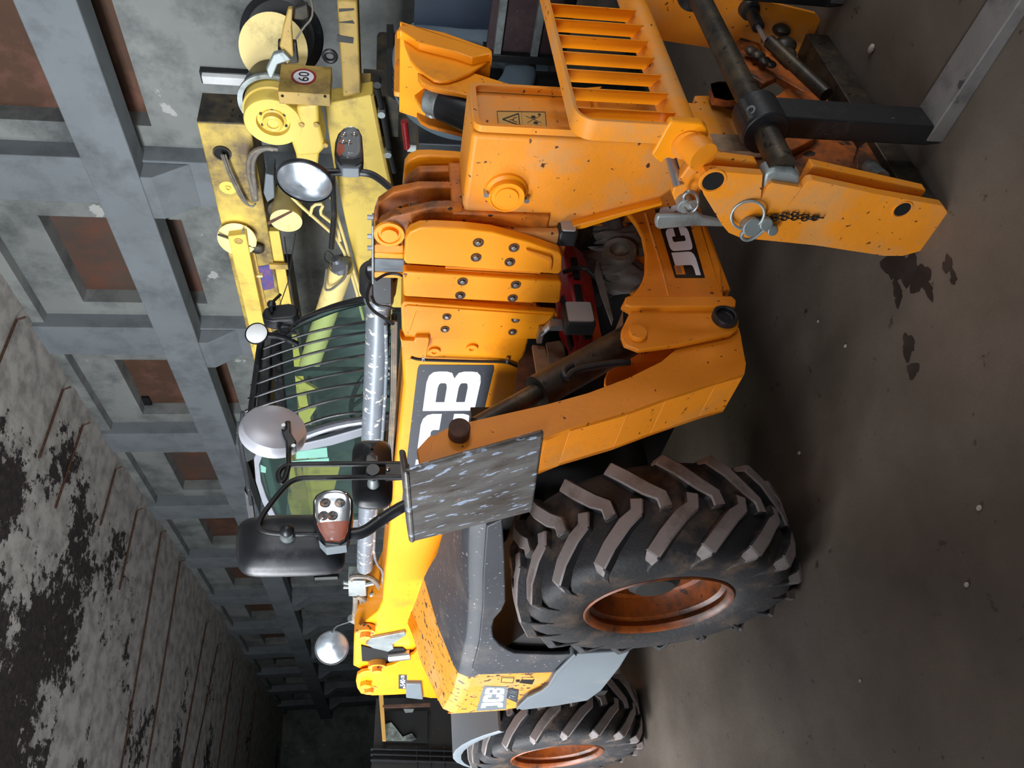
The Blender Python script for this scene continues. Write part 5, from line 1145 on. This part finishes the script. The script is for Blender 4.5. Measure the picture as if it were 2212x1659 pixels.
# winch gearbox: flange, motor, neck
(p, z), = Qp(5.6, [(590, 265)])
RG = .245
kp(G().lathe((p, 5.78, z), (0, -1, 0), [(-.1, 0), (-.1, RG*1.06), (.05, RG*1.08), (.06, RG*1.02), (.17, RG*1.0), (.185, RG*.97), (.18, RG*.58), (.14, RG*.55), (.135, RG*.44), (.15, RG*.42), (.155, RG*.36), (.2, RG*.34), (.21, RG*.26), (.205, RG*.2), (.19, RG*.18), (.19, 0)], 56), 'gearbox', 'yellow')
gb_ = bpy.data.objects['gearbox']
for k in range(6):
    t = k*math.pi/3; kp(G().cyl((p+RG*.47*math.cos(t), 5.66, z+RG*.47*math.sin(t)), (p+RG*.47*math.cos(t), 5.632, z+RG*.47*math.sin(t)), .013, 8), 'bolt', 'soot', gb_)
kp(G().lathe((p, 5.93, z+.02), (0, -1, 0), [(-.2, 0), (-.2, .24), (-.05, .27), (.04, .285), (.07, .285), (.07, .25)], 48), 'brake_drum', 'black', gb_)
kp(G().lathe((p-.02, 5.83, z+.02), (0, -1, 0), [(-.02, .25), (-.02, .292), (.01, .292), (.01, .25)], 48), 'brake_flange', 'zinc', gb_)
hs = Qp(5.62, [(640, 226), (688, 222), (690, 262), (700, 300), (702, 318), (690, 332), (640, 335), (628, 300), (645, 268)])
kp(G().prism('q', hs, 5.60, 5.86), 'gear_housing', 'yellow', gb_, bevel=.03, seg=4)
nk = Qp(5.66, [(638, 330), (690, 328), (685, 372), (645, 372)]); kp(G().prism('q', nk, 5.66, 5.82), 'neck', 'yellow', gb_, bevel=.02)
for xy in ((683, 270), (651, 270), (703, 314)):
    (pp, zz), = Qp(5.59, [xy]); kp(G().cyl((pp, 5.585, zz), (pp, 5.64, zz), .025, 16), 'boss', 'yellow_old', gb_, bevel=.004)
for k, x in enumerate((669, 674)): pass
# conduit box with the speed sign
b0 = Pp(4.3, [(600, 198), (600, 137), (713, 137), (713, 198)])
q0, q1 = b0[0][0], b0[1][0]; zt_, zb_ = b0[0][1], b0[3][1]
kp(G().box((4.3, q0, zb_), (4.42, q1, zt_)), 'sign_box', 'yellow_old', bevel=.006)
sb = bpy.data.objects['sign_box']
(qc, zc_), = Pp(4.3, [(656, 166)])
kp(G().lathe((4.299, qc, zc_), (-1, 0, 0), [(0, .105), (.002, .105), (.002, .084), (0, .084)], 40), 'sign_ring', 'red', sb)
kp(G().cyl((4.299, qc, zc_), (4.2975, qc, zc_), .085, 40), 'sign_face', 'white', sb)
g = G(); text_to(g, '60', (-.062, -.045, .062, .045), lambda u, v: (4.2965, qc+u, zc_+v), .01)
tmp = kp(g, 'sign_number', 'decal_black', sb, smooth=0)
for xy in ((610, 207), (702, 208)):
    (pp, zz), = Qp(q0-.001, [xy]); kp(G().cyl((pp, q0-.004, zz), (pp, q0+.01, zz), .013, 12), 'bolt_hole', 'hole', sb)
# cable reel: big black wheel and pale disc, fan shroud arms
(qr, zr), = Pp(4.6, [(612, 78)])
rl = kp(G().lathe((4.6, qr, zr), (-.55, -.83, 0), [(-.05, 0), (-.05, .30), (0, .37), (.04, .33), (.06, .30), (.10, .33), (.14, .37), (.19, .30), (.19, 0)], 48), 'cable_reel', 'black')
(qr, zr), = Pp(4.35, [(592, 105)])
kp(G().lathe((4.35, qr, zr), (-.55, -.83, 0), [(0, 0), (-.01, .24), (.0, .285), (.04, .29), (.05, 0)], 44), 'reel_disc', 'cream', rl)
for px, q, m_ in (([(612, 58), (622, 20), (632, 20), (630, 60), (634, 120), (620, 140), (604, 100)], 5.7, 'yellow_old'), ([(636, 18), (664, 10), (668, 38), (655, 45), (634, 42)], 5.8, 'soot'), ([(575, 150), (590, 118), (612, 112), (630, 130), (600, 140), (588, 170), (580, 168)], 5.66, 'zinc'), ([(600, 90), (640, 92), (645, 137), (600, 140)], 5.75, 'soot')):
    kp(G().prism('q', Qp(q, px), q, q+.05), 'reel_arm', m_, rl, bevel=.01)
kp(G().tube(path(5.7, [(640, 84), (655, 60), (674, 40), (676, 15), (670, -5)]), .008, 8, 1), 'reel_cable', 'hose', rl)
# striped beam
zz0, zz1 = 2.115, 2.275
p0 = 3.72
kp(G().box((p0, 6.0, zz0), (5.5, 6.35, zz1)), 'striped_beam', 'yellow_old', bevel=.015)
sbm = bpy.data.objects['striped_beam']
for px in ([(732, 19), (765, 18), (765, 22), (732, 26)], [(732, 48), (762, 44), (766, 51), (734, 49)], [(728, 75), (764, 81), (763, 94), (728, 90)]):
    kp(G().prism('q', Qp(5.998, px), 5.997, 6.002), 'black_stripe', 'decal_black', sbm, smooth=0)
kp(G().box((p0+.9, 6.02, 1.78), (p0+1.35, 6.4, 2.1)), 'tail_bracket', 'soot', sbm)
kp(G().prism('q', Qp(6.05, [(776, 196), (800, 196), (806, 213), (778, 215)]), 6.03, 6.3), 'bracket_cap', 'yellow_old', sbm)
kp(G().torus((4.2, 5.96, 2.36), (0, 1, 0), .05, .02, 20, 8), 'hook_eye', 'black_metal', sbm)
# inclined side body
ib = Qp(5.95, [(700, 225), (805, 205), (836, 360), (880, 560), (915, 700), (800, 720), (784, 650), (740, 450), (723, 373)])
kp(G().prism('q', ib, 5.95, 6.15), 'inclined_body', 'yellow', bevel=.012)
inc = bpy.data.objects['inclined_body']
kp(G().tube(path(5.93, [(804, 205), (820, 290), (837, 372), (862, 480)]), .016, 8), 'edge_tube', 'yellow_old', inc)
kp(G().tube(path(5.9, [(815, 190), (830, 262), (842, 330), (852, 372)]), .026, 8), 'cable_loom', 'black_hose', inc)
for xy in ((815, 178), (824, 243), (838, 330)):
    (pp, zz), = Qp(5.88, [xy]); kp(G().cyl((pp, 5.84, zz), (pp, 5.93, zz), .035, 10), 'coupling', 'zinc' if xy[1] > 200 else 'black_metal', inc)
# luffing cylinder with cap and pipes
c0, c1 = Qp(5.78, [(738, 575), (668, 790)])
cy = kp(G().cyl((c0[0], 5.78, c0[1]), (c1[0], 5.78, c1[1]), .13, 32), 'luffing_cylinder', 'cream')
d0, = Qp(5.78, [(722, 555)])
kp(G().lathe((c0[0], 5.78, c0[1]), (d0[0]-c0[0], 0, d0[1]-c0[1]), [(0, .132), (.06, .125), (.10, .06), (.14, .05), (.14, 0)], 24), 'cylinder_cap', 'silver', cy)
kp(G().tube(path(5.6, [(706, 580), (700, 625), (712, 628), (730, 615), (748, 598), (750, 570)]), .014, 8, 2), 'brake_pipe', 'hose', cy)
kp(G().tube(path(5.66, [(712, 570), (700, 560), (704, 542), (716, 545), (724, 560)]), .008, 8, 1), 'wire_loop', 'black_hose', cy)
kp(G().tube(path(5.7, [(717, 368), (722, 460), (716, 535)]), .03, 12), 'cylinder_rod', 'black_metal', cy)
# round drum end with the dark cylinder behind it and ropes
(pp, zz), = Qp(5.75, [(618, 480)])
dr = kp(G().lathe((pp, 5.78, zz), (0, -1, 0), [(-.4, 0), (-.4, .14), (-.02, .15), (.0, .158), (.012, .158), (.012, 0)], 40), 'rope_drum', 'cream')
kp(G().prism('q', Qp(5.765, [(577, 482), (580, 478), (628, 455), (632, 458), (580, 486)]), 5.764, 5.768), 'paint_mark', 'rust', dr, smooth=0)
kp(G().lathe((pp+.15, 6.05, zz+.05), (0, -1, 0), [(-.3, 0), (-.3, .17), (.0, .17), (.0, 0)], 32), 'drum_rear_cylinder', 'soot', dr)
for px in ([(614, 512), (625, 590), (645, 720)], [(638, 505), (622, 610), (604, 660)], [(658, 498), (665, 560), (674, 610), (680, 650), (690, 690)]):
    kp(G().tube(path(5.8, px), .006, 6), 'rope', 'black_hose', dr)
for px in ([(630, 425), (650, 445), (690, 480), (735, 520), (765, 610), (785, 690)], [(670, 465), (676, 442), (700, 440), (690, 460), (705, 472), (728, 490), (735, 520)], [(715, 425), (745, 520), (780, 640)]):
    kp(G().tube(path(5.85, px), .017, 8, 1), 'hydraulic_pipe', 'cream', inc)
# bracket between boom and drums, rear grey box, body below and behind the cab
kp(G().prism('q', Qp(6.0, [(574, 368), (592, 372), (594, 420), (578, 430), (570, 410)]), 5.95, 6.2), 'boom_bracket', 'panel_grey', bevel=.01)
kp(G().prism('q', Qp(6.3, [(590, 395), (615, 400), (690, 410), (700, 520), (705, 380), (600, 360)]), 6.25, 6.3), 'dark_plate', 'soot')  # flat dark plate behind the gearbox neck and drum

g = G(); g.box((7.2, 6.4, 1.2), (15, 8.0, 1.5)); kp(g, 'truck_deck', 'yellow', bevel=.02)
for px in ([(640, 808), (688, 838), (647, 842)], [(638, 876), (683, 876), (661, 910), (647, 905)], [(655, 1000), (735, 1000), (705, 1120), (650, 1110)]): kp(G().prism('q', Qp(6.05, px), 6.0, 6.05), 'side_wedge', 'yellow')
kp(G().box((4.6, 6.5, .95), (15, 7.9, 1.2)), 'truck_frame', 'black_metal')
kp(G().box((5.2, 6.5, 1.3), (8.0, 7.9, 2.0)), 'engine_block', 'soot', bevel=.05)
for p_ in (5.6, 6.9, 12.6):
    for q_ in (6.25, 8.0):
        o = kp(G().lathe((p_, q_, .52), (0, 1, 0), [(-.14, 0), (-.14, .28), (-.15, .3), (-.14, .49), (-.1, .52), (.1, .52), (.14, .49), (.15, .3), (.14, .28), (.14, 0)], 40), 'wheel', 'truck_tyre')
# loose gear under the truck tail -------------------------------------------------------
(qa, za), (qb, zb2) = Pp(4.4, [(873, 262), (895, 380)])
pole = thing('marker_pole', 'red and white banded pole standing beside the spare truck tyre', 'pole', HALL, (4.6, 5.75, 0))
pts = Pp(4.4, [(873, 272), (890, 305), (903, 380)])
pq = Qp(5.75, [(873, 262), (880, 320), (886, 380), (1010, 400)])
kp(G().cyl((pq[0][0], 5.75, pq[0][1]), (pq[1][0], 5.75, pq[1][1]), .032, 14), 'pole_band', 'red', pole)
kp(G().cyl((pq[1][0], 5.75, pq[1][1]), (pq[1][0]+.08, 5.75, 0.0), .032, 14), 'pole_shaft', 'lamp_white', pole)
bxq = 5.15
bp = Qp(bxq, [(903, 316), (1000, 314), (1000, 375), (906, 372)])
pa = min(p for p, z in bp); pb = max(p for p, z in bp)
tb = thing('tool_box', 'dark grey metal box with a yellow diagonal strap behind the boom head', 'box', HALL, ((pa+pb)/2, bxq+.2, 0))
kp(G().box((pa, bxq, 0), (pa+.62, bxq+.4, bp[0][1])), 'box_body', 'decal_dark', tb, bevel=.01)
kp(G().prism('q', Qp(bxq-.01, [(940, 375), (995, 340), (1000, 350), (965, 378)]), bxq-.012, bxq), 'strap', 'yellow_old', tb, bevel=.002)
(pp, zz), = Qp(bxq-.02, [(980, 360)]); kp(G().cyl((pp, bxq-.02, zz), (pp, bxq, zz), .014, 8), 'strap_bolt', 'zinc', tb)
# spare truck tyre on its carrier
(qs, zs), = Pp(3.62, [(1002, 162)])
TY = thing('spare_tyre', 'grey dusty truck tyre standing on edge on a dark rack behind the far stabiliser foot', 'tyre', HALL, (3.62, qs, 0))
g = G(); g.lathe((3.62, qs, zs), (1, .12, 0), [(-.14, .29), (-.155, .32), (-.16, .45), (-.15, .50), (-.12, .525), (.12, .525), (.15, .50), (.16, .45), (.155, .32), (.14, .29)], 64, True)
ty = kp(g, 'tyre_body', 'truck_tyre', TY, smooth=40)
for k in (-.08, -.03, .03, .08):
    L = []
    for i in range(120):
        t = 2*math.pi*i/120; L.append((3.62+k+.008*(1 if i % 2 else -1), qs+(.526)*math.sin(t)+k*.12, zs+(.526)*math.cos(t)))
    kp(G().tube(L+[L[0]], .006, 4), 'tread_groove', 'hole', ty)
kp(G().cyl((3.5, qs, zs), (3.75, qs, zs), .08, 20).box((3.58, qs-.05, 0), (3.66, qs+.05, zs)).box((3.48, qs-.3, 0), (3.76, qs+.3, .08)), 'rack', 'black_metal', TY)
# black flat plate standing above the tyre
bq = 5.2
P_ = Qp(bq, [(835, 105), (837, 205), (857, 219), (860, 218), (850, 105)])
kp(G().prism('q', P_, bq, bq+.3), 'black_plate', 'hole', TY)
# trailer ------------------------------------------------------------------------------
TR = thing('flatbed_trailer', 'trailer with maroon side boards, grey steel stakes and a dark blue sheet above', 'trailer', HALL, (2.2, 5.3, 0))
tq = 5.0
pend = Qp(tq, [(1120, 118)])[0][0]
(_, zt1), (_, zb1) = Qp(tq, [(1052, 100), (1195, 125)])
kp(G().box((.2, tq, zb1), (pend, tq+.05, zt1)), 'side_board', 'maroon', TR)
sbd = bpy.data.objects['side_board']
for x in (1065, 1145):
    a, b = Qp(tq, [(x, 112), (x+16, 112)]); kp(G().box((.2, tq-.04, b[1]), (pend, tq, a[1])), 'stake', 'zinc', sbd, bevel=.004)
a, b = Qp(tq, [(1060, 108), (1060, 120)]); kp(G().box((pend-.02, tq-.05, zb1-.03), (pend+.04, tq+.1, zt1+.02)), 'corner_post', 'black_metal', sbd, bevel=.004)
kp(G().box((.2, tq-.04, zb1-.06), (pend, tq+.1, zb1)), 'sill', 'black_metal', sbd)
(_, zbt), = Qp(tq+.3, [(893, 100)])
kp(G().box((.2, tq+.3, zt1-.1), (pend+.02, tq+.34, zbt)), 'blue_sheet', 'blue_dark', TR)
kp(G().box((.2, tq+.05, zb1-.1), (pend, 6.3, zb1)), 'trailer_bed', 'black_metal', TR)
for p_ in (.9, 2.1):
    for q_ in (5.2, 6.2): kp(G().lathe((p_, q_, .3), (0, 1, 0), [(-.1, 0), (-.1, .28), (-.06, .3), (.06, .3), (.1, .28), (.1, 0)], 32), 'wheel', 'tyre', TR)
kp(G().box((.6, 5.3, .3), (2.4, 6.1, zb1-.08)), 'trailer_frame', 'dark', TR)

# dark loader far behind ---------------------------------------------------------------
D = Frame((0, 0, 0), math.radians(32.4), -1)
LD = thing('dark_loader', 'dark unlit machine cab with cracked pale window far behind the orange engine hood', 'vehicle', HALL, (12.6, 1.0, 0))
pd = 12.0
def Lp(pts): return Pp(pd, pts)
def lbx(px, d0, d1, n, m_, par=LD, **k):
    return kp(G().prism('p', Lp(px), pd+d0, pd+d1), n, m_, par, **k)
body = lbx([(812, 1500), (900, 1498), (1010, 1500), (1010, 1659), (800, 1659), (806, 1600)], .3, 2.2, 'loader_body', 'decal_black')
lbx([(818, 1500), (828, 1500), (834, 1600), (826, 1600)], 0, .08, 'cab_pillar', 'decal_ochre', body, bevel=.005)
lbx([(826, 1522), (930, 1518), (930, 1525), (826, 1529)], 0, .08, 'cab_rail', 'rust', body, bevel=.005)
lbx([(830, 1530), (925, 1530), (925, 1600), (832, 1598)], .2, .24, 'cab_window', 'hole', body, smooth=0)
M['window_pale'] = mat('pale_bright_glass', (126, 134, 126), .5, dirt=(30, 34, 34), amt=.6, scale=5, var=.2)
lbx([(832, 1560), (845, 1556), (858, 1572), (870, 1588), (890, 1580), (900, 1592), (890, 1597), (834, 1596)], .16, .19, 'bright_patch', 'window_pale', body, smooth=0)  # bright bits seen through the window, put into this patch's colour
lbx([(872, 1527), (895, 1527), (892, 1534), (876, 1535)], .15, .18, 'sticker', 'zinc', body, smooth=0)
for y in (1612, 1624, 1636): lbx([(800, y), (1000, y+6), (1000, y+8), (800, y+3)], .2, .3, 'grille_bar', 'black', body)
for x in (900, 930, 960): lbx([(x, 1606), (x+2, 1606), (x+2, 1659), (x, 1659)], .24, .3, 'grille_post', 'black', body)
for q_ in (.2, 2.2): kp(G().lathe((13.3, q_, .6), (0, 1, 0), [(-.2, 0), (-.2, .55), (-.12, .6), (.12, .6), (.2, .55), (.2, 0)], 32), 'wheel', 'tyre', LD)
